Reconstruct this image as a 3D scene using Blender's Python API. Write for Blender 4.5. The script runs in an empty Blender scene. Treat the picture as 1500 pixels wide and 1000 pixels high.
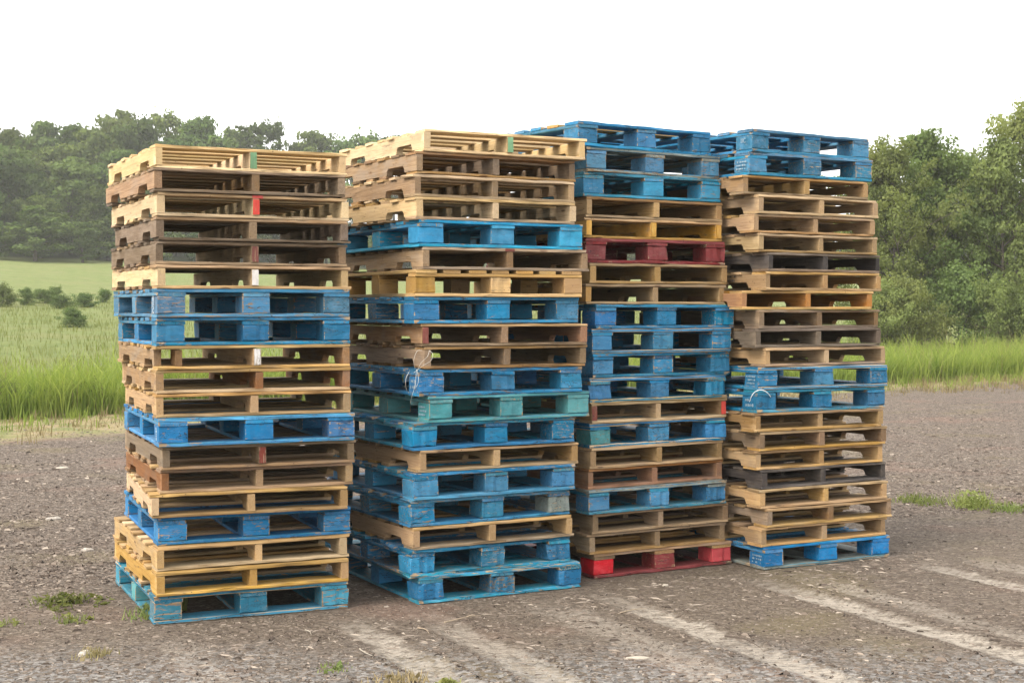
import bpy, math, random
import numpy as np
from mathutils import Vector, Matrix

R = math.radians
random.seed(7)
rng = np.random.default_rng(7)
scene = bpy.context.scene
COL = scene.collection

# ------------------------------------------------------------------ camera
FPX, CAMH, PITCH = 2093.4, 1.596, 1.359          # focal length in photo pixels (1500 wide), eye height, down tilt
cam_d = bpy.data.cameras.new('camera')
cam_d.sensor_width = 36.0
cam_d.lens = 36.0 * FPX / 1500.0
cam_d.clip_end = 2000.0
cam = bpy.data.objects.new('camera', cam_d)
cam.location = (0, 0, CAMH)
cam.rotation_euler = (R(90 - PITCH), 0, 0)
COL.objects.link(cam)
scene.camera = cam

# ------------------------------------------------------------------ sky, sun, exposure
SUN_EL, SUN_AZ = 48.0, -125.0                      # overcast: a broad bright patch behind and left of the camera
world = bpy.data.worlds.new('World')
scene.world = world
world.use_nodes = True
wt = world.node_tree
wt.nodes.clear()
wo = wt.nodes.new('ShaderNodeOutputWorld')
sky = wt.nodes.new('ShaderNodeTexSky')
sky.sky_type = 'NISHITA'
sky.sun_disc = False
sky.sun_elevation = R(SUN_EL)
sky.sun_rotation = R(SUN_AZ)
sky.dust_density = 6.0
b1 = wt.nodes.new('ShaderNodeBackground'); b1.inputs['Strength'].default_value = 0.05
b2 = wt.nodes.new('ShaderNodeBackground')
b2.inputs['Color'].default_value = (1.0, 0.985, 0.955, 1)      # even white cloud cover
b2.inputs['Strength'].default_value = 0.80
ad = wt.nodes.new('ShaderNodeAddShader')
wt.links.new(sky.outputs[0], b1.inputs['Color'])
wt.links.new(b1.outputs[0], ad.inputs[0]); wt.links.new(b2.outputs[0], ad.inputs[1])
wt.links.new(ad.outputs[0], wo.inputs['Surface'])

sun_d = bpy.data.lights.new('sun', 'SUN')
sun_d.energy = 1.5
sun_d.angle = R(35)
sun_d.color = (1.0, 0.955, 0.88)
sun = bpy.data.objects.new('sun', sun_d)
sun.rotation_euler = (R(90 - SUN_EL), 0, R(180 - SUN_AZ) )
COL.objects.link(sun)
# point it along the same direction as the sky's sun (azimuth measured clockwise from +Y)
_d = Vector((math.sin(R(SUN_AZ)) * math.cos(R(SUN_EL)), math.cos(R(SUN_AZ)) * math.cos(R(SUN_EL)), math.sin(R(SUN_EL))))
sun.rotation_euler = _d.to_track_quat('Z', 'Y').to_euler()

scene.view_settings.view_transform = 'Standard'
scene.view_settings.look = 'None'
scene.view_settings.gamma = 1.0
scene.view_settings.use_curve_mapping = False
scene.view_settings.exposure = 1.32
scene.cycles.volume_bounces = 1
scene.cycles.max_bounces = 8
scene.cycles.diffuse_bounces = 1
scene.cycles.transparent_max_bounces = 8

# ------------------------------------------------------------------ node helpers
def new_mat(name):
    m = bpy.data.materials.new(name); m.use_nodes = True
    nt = m.node_tree; nt.nodes.clear()
    out = nt.nodes.new('ShaderNodeOutputMaterial')
    return m, nt, out

class NB:
    """a few shorthands over a node tree"""
    def __init__(s, nt): s.nt = nt
    def n(s, t, **kw):
        x = s.nt.nodes.new(t)
        for k, v in kw.items(): setattr(x, k, v)
        return x
    def l(s, a, b): s.nt.links.new(a, b)
    def setin(s, sock, v):
        if isinstance(v, bpy.types.NodeSocket): s.l(v, sock)
        else: sock.default_value = v
    def math(s, op, a, b=0.0, c=None, clamp=False):
        x = s.n('ShaderNodeMath', operation=op); x.use_clamp = clamp
        s.setin(x.inputs[0], a); s.setin(x.inputs[1], b)
        if c is not None: s.setin(x.inputs[2], c)
        return x.outputs[0]
    def mix(s, fac, a, b, blend='MIX'):
        x = s.n('ShaderNodeMix', data_type='RGBA', blend_type=blend)
        s.setin(x.inputs[0], fac)
        s.setin(x.inputs[6], a if isinstance(a, bpy.types.NodeSocket) else (*a[:3], 1))
        s.setin(x.inputs[7], b if isinstance(b, bpy.types.NodeSocket) else (*b[:3], 1))
        return x.outputs[2]
    def ramp(s, v, lo, hi, a=0.0, b=1.0, smooth=True):
        x = s.n('ShaderNodeMapRange'); x.clamp = True
        if smooth: x.interpolation_type = 'SMOOTHSTEP'
        s.setin(x.inputs[0], v)
        for i, q in enumerate((lo, hi, a, b)): s.setin(x.inputs[i + 1], q)
        return x.outputs[0]
    def noise(s, vec, scale, detail=4, rough=0.55, dist=0.0):
        x = s.n('ShaderNodeTexNoise')
        s.l(vec, x.inputs['Vector'])
        x.inputs['Scale'].default_value = scale; x.inputs['Detail'].default_value = detail
        x.inputs['Roughness'].default_value = rough; x.inputs['Distortion'].default_value = dist
        return x.outputs['Fac']
    def vmap(s, vec, scale=(1, 1, 1), off=None):
        x = s.n('ShaderNodeVectorMath', operation='MULTIPLY'); s.l(vec, x.inputs[0]); x.inputs[1].default_value = scale
        o = x.outputs[0]
        if off is not None:
            y = s.n('ShaderNodeVectorMath', operation='ADD'); s.l(o, y.inputs[0]); s.l(off, y.inputs[1]); o = y.outputs[0]
        return o
    def bsdf(s, col, rough=0.8, bump=None, bstr=0.3, bdist=0.01, spec=0.3):
        p = s.n('ShaderNodeBsdfPrincipled')
        s.setin(p.inputs['Base Color'], col if isinstance(col, bpy.types.NodeSocket) else (*col[:3], 1))
        s.setin(p.inputs['Roughness'], rough)
        p.inputs['Specular IOR Level'].default_value = spec
        if bump is not None:
            bp = s.n('ShaderNodeBump'); bp.inputs['Strength'].default_value = bstr; bp.inputs['Distance'].default_value = bdist
            s.l(bump, bp.inputs['Height']); s.l(bp.outputs[0], p.inputs['Normal'])
        return p.outputs[0]

def wood_nodes(b, light, dark, grey=0.2):
    """plank colour: grain along local X, stains, per-plank tone, darker end grain. Returns colour, bump, rnd, coords"""
    tc = b.n('ShaderNodeTexCoord'); oi = b.n('ShaderNodeObjectInfo')
    rnd = oi.outputs['Random']
    off = b.n('ShaderNodeCombineXYZ')
    r1 = b.math('MULTIPLY', rnd, 37.0); r2 = b.math('MULTIPLY', rnd, 91.0)
    b.l(r1, off.inputs[0]); b.l(r2, off.inputs[1]); b.l(r1, off.inputs[2])
    oc = tc.outputs['Object']
    grain = b.noise(b.vmap(oc, (1.6, 34, 34), off.outputs[0]), 2.2, 6, 0.65, 1.2)
    fine = b.noise(b.vmap(oc, (4, 160, 160), off.outputs[0]), 2.0, 3, 0.6)
    blotch = b.noise(b.vmap(oc, (2.5, 6, 6), off.outputs[0]), 2.4, 5, 0.6)
    g = b.ramp(grain, 0.30, 0.70)
    col = b.mix(g, dark, light)
    col = b.mix(b.ramp(fine, 0.25, 0.75, 0.0, 0.35), col, dark)
    # weathering: silvery grey and brown stains
    wsel = b.math('FRACT', b.math('MULTIPLY', rnd, 7.31))
    wamt = b.math('MULTIPLY', b.ramp(blotch, 0.42, 0.68), b.math('MULTIPLY_ADD', wsel, 0.8, grey))
    col = b.mix(b.math('MULTIPLY', wamt, 0.55, clamp=True), col, (0.215, 0.175, 0.135))
    st = b.noise(b.vmap(oc, (7, 16, 16), off.outputs[0]), 3.0, 4, 0.7)
    col = b.mix(b.ramp(st, 0.60, 0.74, 0.0, 0.55), col, (0.10, 0.068, 0.042))
    # knots: small dark eyes
    vo = b.n('ShaderNodeTexVoronoi'); b.l(b.vmap(oc, (2.2, 9, 9), off.outputs[0]), vo.inputs['Vector']); vo.inputs['Scale'].default_value = 1.3
    col = b.mix(b.ramp(vo.outputs['Distance'], 0.05, 0.10, 0.75, 0.0), col, (0.09, 0.05, 0.03))
    # drying checks: thin dark splits along the grain
    ck = b.noise(b.vmap(oc, (0.8, 26, 26), off.outputs[0]), 0.9, 2, 0.5, 0.3)
    ckl = b.math('ABSOLUTE', b.math('SUBTRACT', ck, 0.53))
    col = b.mix(b.ramp(ckl, 0.002, 0.007, 0.45, 0.0), col, (0.035, 0.026, 0.020))
    # tone of the single plank
    tone = b.math('MULTIPLY_ADD', b.math('FRACT', b.math('MULTIPLY', rnd, 13.7)), 0.62, 0.66)
    hs = b.n('ShaderNodeHueSaturation'); b.l(col, hs.inputs['Color']); b.l(tone, hs.inputs['Value'])
    b.l(b.math('MULTIPLY_ADD', b.math('FRACT', b.math('MULTIPLY', rnd, 5.3)), 0.36, 0.86), hs.inputs['Saturation'])
    b.l(b.math('MULTIPLY_ADD', b.math('FRACT', b.math('MULTIPLY', rnd, 3.1)), 0.014, 0.492), hs.inputs['Hue'])
    col = hs.outputs[0]
    # light catching the board edges, painted in as patchy fresher wood
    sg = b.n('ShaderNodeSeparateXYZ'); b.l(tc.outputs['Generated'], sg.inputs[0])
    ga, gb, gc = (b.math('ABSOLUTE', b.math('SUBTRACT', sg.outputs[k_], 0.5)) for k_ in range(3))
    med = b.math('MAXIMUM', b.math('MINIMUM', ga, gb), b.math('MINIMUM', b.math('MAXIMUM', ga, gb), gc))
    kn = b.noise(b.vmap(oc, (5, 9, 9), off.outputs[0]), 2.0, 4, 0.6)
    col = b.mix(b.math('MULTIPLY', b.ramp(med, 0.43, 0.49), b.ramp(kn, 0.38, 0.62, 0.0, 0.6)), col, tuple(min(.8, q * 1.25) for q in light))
    # rust-dark nail holes
    nv = b.n('ShaderNodeTexVoronoi'); b.l(b.vmap(oc, (9, 9, 9), off.outputs[0]), nv.inputs['Vector']); nv.inputs['Scale'].default_value = 2.0
    col = b.mix(b.ramp(nv.outputs['Distance'], 0.045, 0.075, 0.8, 0.0), col, (0.045, 0.028, 0.018))
    # end grain soaks up dirt
    sp = b.n('ShaderNodeSeparateXYZ'); b.l(tc.outputs['Normal'], sp.inputs[0])
    endf = b.ramp(b.math('ABSOLUTE', sp.outputs[0]), 0.75, 0.95)
    ring = b.noise(b.vmap(oc, (1, 22, 22), off.outputs[0]), 3.0, 3, 0.5, 3.0)
    col = b.mix(b.math('MULTIPLY', endf, b.ramp(ring, 0.3, 0.7, 0.1, 0.5)), col, dark)
    return col, b.math('ADD', grain, b.math('MULTIPLY', fine, 0.5)), rnd, oc, off.outputs[0]

MATS = {}
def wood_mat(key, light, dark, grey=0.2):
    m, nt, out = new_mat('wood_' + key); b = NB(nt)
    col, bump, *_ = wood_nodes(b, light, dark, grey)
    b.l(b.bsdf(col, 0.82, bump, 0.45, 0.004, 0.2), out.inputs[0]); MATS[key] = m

def paint_mat(key, col, wear=0.5, dust=0.25, wood=((0.36, 0.27, 0.17), (0.22, 0.15, 0.09)), hue=(0.482, 0.022), tv=0.55):
    m, nt, out = new_mat('paint_' + key); b = NB(nt)
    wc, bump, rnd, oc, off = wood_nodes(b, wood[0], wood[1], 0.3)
    big = b.noise(b.vmap(oc, (3, 8, 8), off), 2.5, 5, 0.65)
    tone = b.math('MULTIPLY_ADD', b.math('FRACT', b.math('MULTIPLY', rnd, 17.3)), tv, 0.98 - tv * 0.5)
    hs = b.n('ShaderNodeHueSaturation'); hs.inputs['Color'].default_value = (*col, 1); b.l(tone, hs.inputs['Value'])
    b.l(b.math('MULTIPLY_ADD', b.math('FRACT', b.math('MULTIPLY', rnd, 4.9)), hue[1], hue[0]), hs.inputs['Hue'])
    b.l(b.math('MULTIPLY_ADD', b.math('FRACT', b.math('MULTIPLY', rnd, 9.1)), 0.20, 0.88), hs.inputs['Saturation'])
    pc = hs.outputs[0]
    pc = b.mix(b.ramp(big, 0.35, 0.7, 0.0, 0.45), pc, (col[0] * 0.45, col[1] * 0.50, col[2] * 0.55))
    dn = b.noise(b.vmap(oc, (6, 11, 11), off), 3.2, 5, 0.7)
    pc = b.mix(b.ramp(dn, 0.50, 0.72, 0.0, dust), pc, (0.27, 0.28, 0.27))
    fd = b.noise(b.vmap(oc, (2.2, 5, 5), off), 3.4, 6, 0.72)
    pc = b.mix(b.ramp(fd, 0.48, 0.68, 0.0, 0.38), pc, tuple(min(.7, q * 1.35 + .055) for q in col))
    gr = b.noise(b.vmap(oc, (4, 13, 13), off), 2.6, 6, 0.75)
    pc = b.mix(b.ramp(gr, 0.56, 0.70, 0.0, 0.5), pc, (0.075, 0.066, 0.052))
    # chipped paint along the grain, bare wood below; some planks far more worn
    ch = b.noise(b.vmap(oc, (9, 70, 70), off), 1.4, 7, 0.72, 0.4)
    thr = b.math('MULTIPLY_ADD', b.math('FRACT', b.math('MULTIPLY', rnd, 23.0)), -0.10, 0.70 - 0.11 * wear)
    tg = b.n('ShaderNodeTexCoord'); sg = b.n('ShaderNodeSeparateXYZ'); b.l(tg.outputs['Generated'], sg.inputs[0])
    ga, gb, gc = (b.math('ABSOLUTE', b.math('SUBTRACT', sg.outputs[k_], 0.5)) for k_ in range(3))
    med = b.math('MAXIMUM', b.math('MINIMUM', ga, gb), b.math('MINIMUM', b.math('MAXIMUM', ga, gb), gc))
    kn = b.noise(b.vmap(oc, (9, 9, 9), off), 2.0, 4, 0.6)
    edge = b.math('MULTIPLY', b.ramp(med, 0.435, 0.495), b.ramp(kn, 0.40, 0.62, 0.0, 0.14 + 0.18 * wear))
    thr = b.math('SUBTRACT', thr, edge)
    cf = b.ramp(ch, thr, b.math('ADD', thr, 0.035))
    c = b.mix(cf, pc, wc)
    # dark scrapes
    sc = b.noise(b.vmap(oc, (2.2, 120, 120), off), 1.5, 4, 0.7)
    c = b.mix(b.ramp(sc, 0.63, 0.69, 0.0, 0.65), c, (0.03, 0.035, 0.04))
    if wear > 0.4:
        ck = b.noise(b.vmap(oc, (3.5, 17, 17), off), 1.3, 4, 0.6, 0.8)
        ckl = b.math('ABSOLUTE', b.math('SUBTRACT', ck, 0.57))
        c = b.mix(b.ramp(ckl, 0.003, 0.010, 0.9, 0.0), c, (0.012, 0.014, 0.016))
    bm = b.math('ADD', b.math('MULTIPLY', bump, 0.5), b.math('MULTIPLY', cf, -0.6))
    b.l(b.bsdf(c, b.math('MULTIPLY_ADD', cf, 0.2, 0.62), bm, 0.4, 0.004, 0.25), out.inputs[0]); MATS[key] = m

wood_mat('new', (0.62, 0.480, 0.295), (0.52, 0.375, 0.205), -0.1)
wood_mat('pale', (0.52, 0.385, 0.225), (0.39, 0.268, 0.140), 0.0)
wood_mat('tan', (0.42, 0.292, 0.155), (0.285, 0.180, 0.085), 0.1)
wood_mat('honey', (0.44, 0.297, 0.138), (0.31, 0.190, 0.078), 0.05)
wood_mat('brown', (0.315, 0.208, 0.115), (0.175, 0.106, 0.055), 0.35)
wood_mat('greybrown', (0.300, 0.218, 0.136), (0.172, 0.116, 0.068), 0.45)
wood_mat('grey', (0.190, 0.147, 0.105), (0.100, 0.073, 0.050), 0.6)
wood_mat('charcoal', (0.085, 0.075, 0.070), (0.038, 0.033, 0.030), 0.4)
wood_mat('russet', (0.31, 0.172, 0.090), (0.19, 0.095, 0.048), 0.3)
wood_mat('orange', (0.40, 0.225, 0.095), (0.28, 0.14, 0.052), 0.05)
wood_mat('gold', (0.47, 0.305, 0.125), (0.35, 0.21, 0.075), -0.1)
paint_mat('yellow',  (0.62, 0.33, 0.07), 0.3, 0.1, ((0.5, 0.34, 0.18), (0.36, 0.21, 0.10)), (0.5, 0.0))
paint_mat('blue', (0.016, 0.150, 0.300), 0.45, 0.14)
paint_mat('vivid', (0.012, 0.142, 0.335), 0.45, 0.12)
paint_mat('cyan', (0.018, 0.205, 0.375), 0.40, 0.12)
paint_mat('slate', (0.042, 0.155, 0.275), 0.50, 0.28)
paint_mat('teal',    (0.060, 0.235, 0.255), 0.40, 0.25)
paint_mat('tealblue', (0.020, 0.178, 0.275), 0.70, 0.20)
paint_mat('wornblue', (0.020, 0.140, 0.265), 0.85, 0.26)
paint_mat('navy', (0.012, 0.085, 0.175), 0.55, 0.15)
paint_mat('crimson', (0.175, 0.022, 0.022), 0.45, 0.10, hue=(0.5, 0.0), tv=0.3)
paint_mat('red',     (0.50, 0.026, 0.034), 0.10, 0.03, hue=(0.5, 0.0), tv=0.1)
paint_mat('mudgreen',(0.17, 0.20, 0.18), 0.8, 0.5)
paint_mat('mark_green',(0.16, 0.33, 0.16), 0.15, 0.15)
paint_mat('mark_red',(0.50, 0.050, 0.035), 0.25, 0.05, hue=(0.5, 0.0))
paint_mat('mark_dullred',(0.20, 0.050, 0.035), 0.55, 0.1, hue=(0.5, 0.0))
paint_mat('mark_white',(0.58, 0.54, 0.48), 0.5, 0.1)

def flat_mat(key, col, rough=0.7, var=0.25):
    m, nt, out = new_mat(key); b = NB(nt)
    tc = b.n('ShaderNodeTexCoord')
    nz = b.noise(tc.outputs['Object'], 60.0, 4, 0.6)
    c = b.mix(b.ramp(nz, 0.3, 0.7, 0.0, var), col, tuple(x * 0.45 for x in col))
    b.l(b.bsdf(c, rough, nz, 0.2, 0.002), out.inputs[0]); MATS[key] = m
flat_mat('stencil', (0.30, 0.40, 0.47), 0.7, 0.9)
flat_mat('stencil_bright', (0.62, 0.68, 0.70), 0.7, 0.4)
flat_mat('ink', (0.05, 0.045, 0.04), 0.8, 0.3)
flat_mat('twine', (0.55, 0.53, 0.47), 0.8, 0.3)
flat_mat('strap', (0.60, 0.64, 0.66), 0.4, 0.1)
flat_mat('rust', (0.10, 0.05, 0.03), 0.7, 0.4)
flat_mat('twig', (0.34, 0.27, 0.19), 0.9, 0.5)
flat_mat('dark_twig', (0.09, 0.07, 0.055), 0.9, 0.5)
flat_mat('flake', (0.36, 0.32, 0.26), 0.8, 0.3)
flat_mat('stone', (0.40, 0.36, 0.31), 0.9, 0.5)

def leaf_mat(key, c1, c2, trans=0.35):
    m, nt, out = new_mat(key); b = NB(nt)
    at = b.n('ShaderNodeAttribute'); at.attribute_name = 'tone'
    oi = b.n('ShaderNodeObjectInfo')
    col = b.mix(at.outputs['Fac'], c1, c2)
    hs = b.n('ShaderNodeHueSaturation'); b.l(col, hs.inputs['Color'])
    b.l(b.math('MULTIPLY_ADD', oi.outputs['Random'], 0.7, 0.65), hs.inputs['Value'])
    b.l(b.math('MULTIPLY_ADD', b.math('FRACT', b.math('MULTIPLY', oi.outputs['Random'], 7.7)), 0.05, 0.475), hs.inputs['Hue'])
    d = b.n('ShaderNodeBsdfDiffuse'); t = b.n('ShaderNodeBsdfTranslucent')
    b.l(hs.outputs[0], d.inputs[0])
    tc = b.mix(1.0, hs.outputs[0], (1.0, 1.0, 0.55), 'MULTIPLY'); b.l(tc, t.inputs[0])
    mx = b.n('ShaderNodeMixShader'); mx.inputs[0].default_value = trans
    b.l(d.outputs[0], mx.inputs[1]); b.l(t.outputs[0], mx.inputs[2]); b.l(mx.outputs[0], out.inputs[0]); MATS[key] = m
leaf_mat('leaf_wood', (0.046, 0.074, 0.022), (0.130, 0.175, 0.054))
leaf_mat('leaf_near', (0.115, 0.155, 0.052), (0.205, 0.250, 0.090), 0.5)
leaf_mat('leaf_shrub', (0.080, 0.115, 0.040), (0.150, 0.190, 0.070), 0.4)
leaf_mat('grass_blade', (0.100, 0.170, 0.032), (0.285, 0.345, 0.092), 0.45)
leaf_mat('grass_meadow', (0.120, 0.155, 0.044), (0.185, 0.215, 0.070), 0.4)
leaf_mat('grass_dry', (0.16, 0.135, 0.065), (0.32, 0.265, 0.15), 0.3)
leaf_mat('leaf_weed', (0.120, 0.150, 0.045), (0.250, 0.270, 0.105), 0.4)

m, nt, out = new_mat('bark'); b = NB(nt)
tc = b.n('ShaderNodeTexCoord')
nz = b.noise(b.vmap(tc.outputs['Object'], (6, 6, 1.2)), 3.0, 5, 0.7)
b.l(b.bsdf(b.mix(b.ramp(nz, 0.3, 0.7), (0.045, 0.038, 0.030), (0.12, 0.10, 0.082)), 0.95, nz, 0.6, 0.03), out.inputs[0]); MATS['bark'] = m

m, nt, out = new_mat('chips'); b = NB(nt)
at = b.n('ShaderNodeAttribute'); at.attribute_name = 'tone'
cr = b.n('ShaderNodeValToRGB'); b.l(at.outputs['Fac'], cr.inputs[0])
e = cr.color_ramp.elements
e[0].color = (0.034, 0.026, 0.020, 1); e[1].color = (0.34, 0.29, 0.235, 1)
for p, c in ((0.35, (0.088, 0.068, 0.054, 1)), (0.65, (0.150, 0.120, 0.096, 1)), (0.87, (0.225, 0.186, 0.150, 1))):
    q = cr.color_ramp.elements.new(p); q.color = c
b.l(b.bsdf(cr.outputs[0], 0.9, spec=0.15), out.inputs[0]); MATS['chips'] = m

# ------------------------------------------------------------------ object helpers
def link(o, parent=None):
    COL.objects.link(o)
    if parent is not None: o.parent = parent
    return o
def tag(o, label=None, cat=None, group=None, kind=None):
    if label: o['label'] = label
    if cat: o['category'] = cat
    if group: o['group'] = group
    if kind: o['kind'] = kind
    return o
def empty(name, loc, rz=0.0):
    o = bpy.data.objects.new(name, None); o.location = loc; o.rotation_euler = (0, 0, rz); o.empty_display_size = 0.1
    return link(o)
def mesh_np(name, verts, faces, mats, tone=None, midx=None, smooth=False):
    """verts (n,3), faces (m,k) arrays of equal-size faces"""
    me = bpy.data.meshes.new(name)
    verts = np.asarray(verts, np.float32); faces = np.asarray(faces, np.int32)
    k = faces.shape[1]; mf = len(faces)
    me.vertices.add(len(verts)); me.vertices.foreach_set('co', verts.ravel())
    me.loops.add(mf * k); me.loops.foreach_set('vertex_index', faces.ravel())
    me.polygons.add(mf); me.polygons.foreach_set('loop_start', np.arange(0, mf * k, k, dtype=np.int32))
    me.polygons.foreach_set('loop_total', np.full(mf, k, np.int32))
    if midx is not None: me.polygons.foreach_set('material_index', np.asarray(midx, np.int32))
    if smooth: me.polygons.foreach_set('use_smooth', np.ones(mf, bool))
    if tone is not None:
        a = me.attributes.new('tone', 'FLOAT', 'FACE'); a.data.foreach_set('value', np.asarray(tone, np.float32))
    for q in (mats if isinstance(mats, (list, tuple)) else [mats]): me.materials.append(q)
    me.update(calc_edges=True)
    return me
def obj(name, me, parent=None, loc=(0, 0, 0), rz=0.0):
    o = bpy.data.objects.new(name, me); o.location = loc; o.rotation_euler = (0, 0, rz)
    return link(o, parent)

# image pixel (1500 wide) -> ground point z=0 / direction
def ray(px, py):
    p = R(PITCH); x = (px - 750) / FPX; y = -(py - 500) / FPX
    d = Vector((x, math.cos(p) + y * math.sin(p), -math.sin(p) + y * math.cos(p)))
    return d
def ground_pt(px, py, z=0.0):
    d = ray(px, py); k = (z - CAMH) / d.z
    return Vector((d.x * k, d.y * k, z))
def at_depth(px, py, Y):
    d = ray(px, py); k = Y / d.y
    return Vector((d.x * k, Y, CAMH + d.z * k))

# ------------------------------------------------------------------ terrain
NX, NY, NC = -0.5548, 0.8320, 21.13       # edge of the yard: t = 0; the meadow lies beyond (t > 0)
def tcoord(x, y): return NX * x + NY * y - NC
def vnoise(x, y, s, seed=0):
    a = np.sin(x * s * 1.31 + seed * 1.7 + 2.1 * np.sin(y * s * 0.77 + seed)) + np.sin(y * s * 1.13 - seed * 0.9 + 1.7 * np.sin(x * s * 0.91 + 2 * seed))
    return a * 0.5
def terrain(x, y):
    x = np.asarray(x, float); y = np.asarray(y, float)
    t = tcoord(x, y)
    z = 0.0141 * np.clip(t - 5, 0, 95) ** 1.31
    z = z + np.clip(t - 100, 0, 80) * 0.10
    und = vnoise(x, y, 0.09, 3) * 0.10 * np.clip((t - 4) / 15, 0, 1) + vnoise(x, y, 0.03, 5) * 0.4 * np.clip((t - 30) / 40, 0, 1)
    dist = np.hypot(x - 0.4, y - 8.5)
    bumps = (vnoise(x, y, 1.7, 1) + vnoise(x, y, 4.1, 2) * 0.6) * 0.012 * np.clip((dist - 2.6) / 2, 0, 1)
    und = und + vnoise(x, y, 0.35, 8) * 0.05 * np.clip((dist - 6) / 8, 0, 1)
    u = x * .8988 + y * .4384; v = -x * .4384 + y * .8988
    rut = np.zeros_like(z)
    for u0, hw in ((2.43, .10), (2.84, .10), (3.93, .10), (4.95, .10), (6.18, .09)):
        q = (u - u0) / hw
        rut += -.010 * np.exp(-q ** 4) + .007 * np.exp(-((np.abs(q) - 1.35) / .35) ** 2)
    rut = rut * np.clip((6.9 - v) / .5, 0, 1) * np.clip((v - 2) / 1.5, 0, 1)
    return z + und + bumps + rut - 0.003

m, nt, out = new_mat('ground'); b = NB(nt)
geo = b.n('ShaderNodeNewGeometry'); P = geo.outputs['Position']
sp = b.n('ShaderNodeSeparateXYZ'); b.l(P, sp.inputs[0]); px_, py_ = sp.outputs[0], sp.outputs[1]
T = b.math('SUBTRACT', b.math('ADD', b.math('MULTIPLY', px_, NX), b.math('MULTIPLY', py_, NY)), NC)
n_big = b.noise(P, 0.35, 5, 0.6); n_mid = b.noise(P, 1.6, 6, 0.65); n_fine = b.noise(P, 16.0, 6, 0.75); n_grit = b.noise(P, 75.0, 4, 0.8)
Tn = b.math('ADD', T, b.math('MULTIPLY_ADD', n_mid, 3.0, -1.5))
U = b.math('ADD', b.math('MULTIPLY', px_, 0.8988), b.math('MULTIPLY', py_, 0.4384))
V = b.math('ADD', b.math('MULTIPLY', px_, -0.4384), b.math('MULTIPLY', py_, 0.8988))
# yard: brown grit with wood chip litter
soil = b.mix(b.ramp(n_fine, 0.30, 0.72), (0.068, 0.052, 0.038), (0.148, 0.118, 0.088))
soil = b.mix(b.ramp(n_grit, 0.56, 0.74, 0.0, 0.75), soil, (0.26, 0.222, 0.180))
soil = b.mix(b.ramp(n_grit, 0.40, 0.28, 0.0, 0.7), soil, (0.040, 0.032, 0.026))
soil = b.mix(b.ramp(n_big, 0.42, 0.62, 0.0, 0.5), soil, (0.135, 0.105, 0.072))
def chipcell(scale, rot):
    mp = b.n('ShaderNodeMapping'); mp.inputs['Rotation'].default_value = (0, 0, rot); mp.inputs['Scale'].default_value = (1.0, 2.1, 1.0)
    wv = b.n('ShaderNodeVectorMath', operation='ADD'); nn = b.n('ShaderNodeTexNoise'); nn.inputs['Scale'].default_value = 9.0; b.l(P, nn.inputs['Vector'])
    sc_ = b.n('ShaderNodeVectorMath', operation='SCALE'); sc_.inputs['Scale'].default_value = 0.12; b.l(nn.outputs['Color'], sc_.inputs[0])
    b.l(P, wv.inputs[0]); b.l(sc_.outputs[0], wv.inputs[1]); b.l(wv.outputs[0], mp.inputs[0])
    v_ = b.n('ShaderNodeTexVoronoi'); v_.inputs['Scale'].default_value = scale; b.l(mp.outputs[0], v_.inputs['Vector'])
    sc2 = b.n('ShaderNodeSeparateColor'); b.l(v_.outputs['Color'], sc2.inputs[0])
    return sc2.outputs[0], sc2.outputs[1], v_.outputs['Distance']
def chipcol(r):
    cr_ = b.n('ShaderNodeValToRGB'); b.l(r, cr_.inputs[0]); e_ = cr_.color_ramp.elements
    e_[0].color = (0.034, 0.026, 0.020, 1); e_[1].color = (0.36, 0.305, 0.245, 1)
    for p_, c_ in ((0.35, (0.088, 0.068, 0.054, 1)), (0.70, (0.165, 0.132, 0.107, 1)), (0.88, (0.245, 0.202, 0.165, 1))):
        q_ = cr_.color_ramp.elements.new(p_); q_.color = c_
    return cr_.outputs[0]
ra, rb_, da = chipcell(40.0, 0.5); rc, rd, dc = chipcell(62.0, -0.8)
litter = b.ramp(b.math('ADD', V, b.math('MULTIPLY_ADD', n_mid, 2.4, -1.2)), 7.4, 9.0, 0.45, 0.95)
soil = b.mix(b.math('MULTIPLY', litter, b.ramp(rd, 0.30, 0.36)), soil, chipcol(rc))
soil = b.mix(b.math('MULTIPLY', litter, b.ramp(rb_, 0.52, 0.58)), soil, chipcol(ra))
reddish = b.noise(P, 0.9, 3, 0.5)
soil = b.mix(b.ramp(reddish, 0.55, 0.7, 0.0, 0.25), soil, (0.24, 0.135, 0.10))
soil = b.mix(b.ramp(reddish, 0.45, 0.30, 0.0, 0.40), soil, (0.165, 0.135, 0.070))
vo = b.n('ShaderNodeTexVoronoi'); vo.inputs['Scale'].default_value = 48.0; b.l(P, vo.inputs['Vector'])
sep = b.n('ShaderNodeSeparateColor'); b.l(vo.outputs['Color'], sep.inputs[0])
pebble = b.mix(sep.outputs[0], (0.07, 0.065, 0.06), (0.29, 0.275, 0.255))
near = b.ramp(b.math('ADD', py_, b.math('MULTIPLY_ADD', n_mid, 1.6, -0.8)), 6.95, 6.1)
soil = b.mix(b.math('MULTIPLY', near, b.ramp(sep.outputs[1], 0.25, 0.4, 0.0, 0.85)), soil, pebble)
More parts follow.
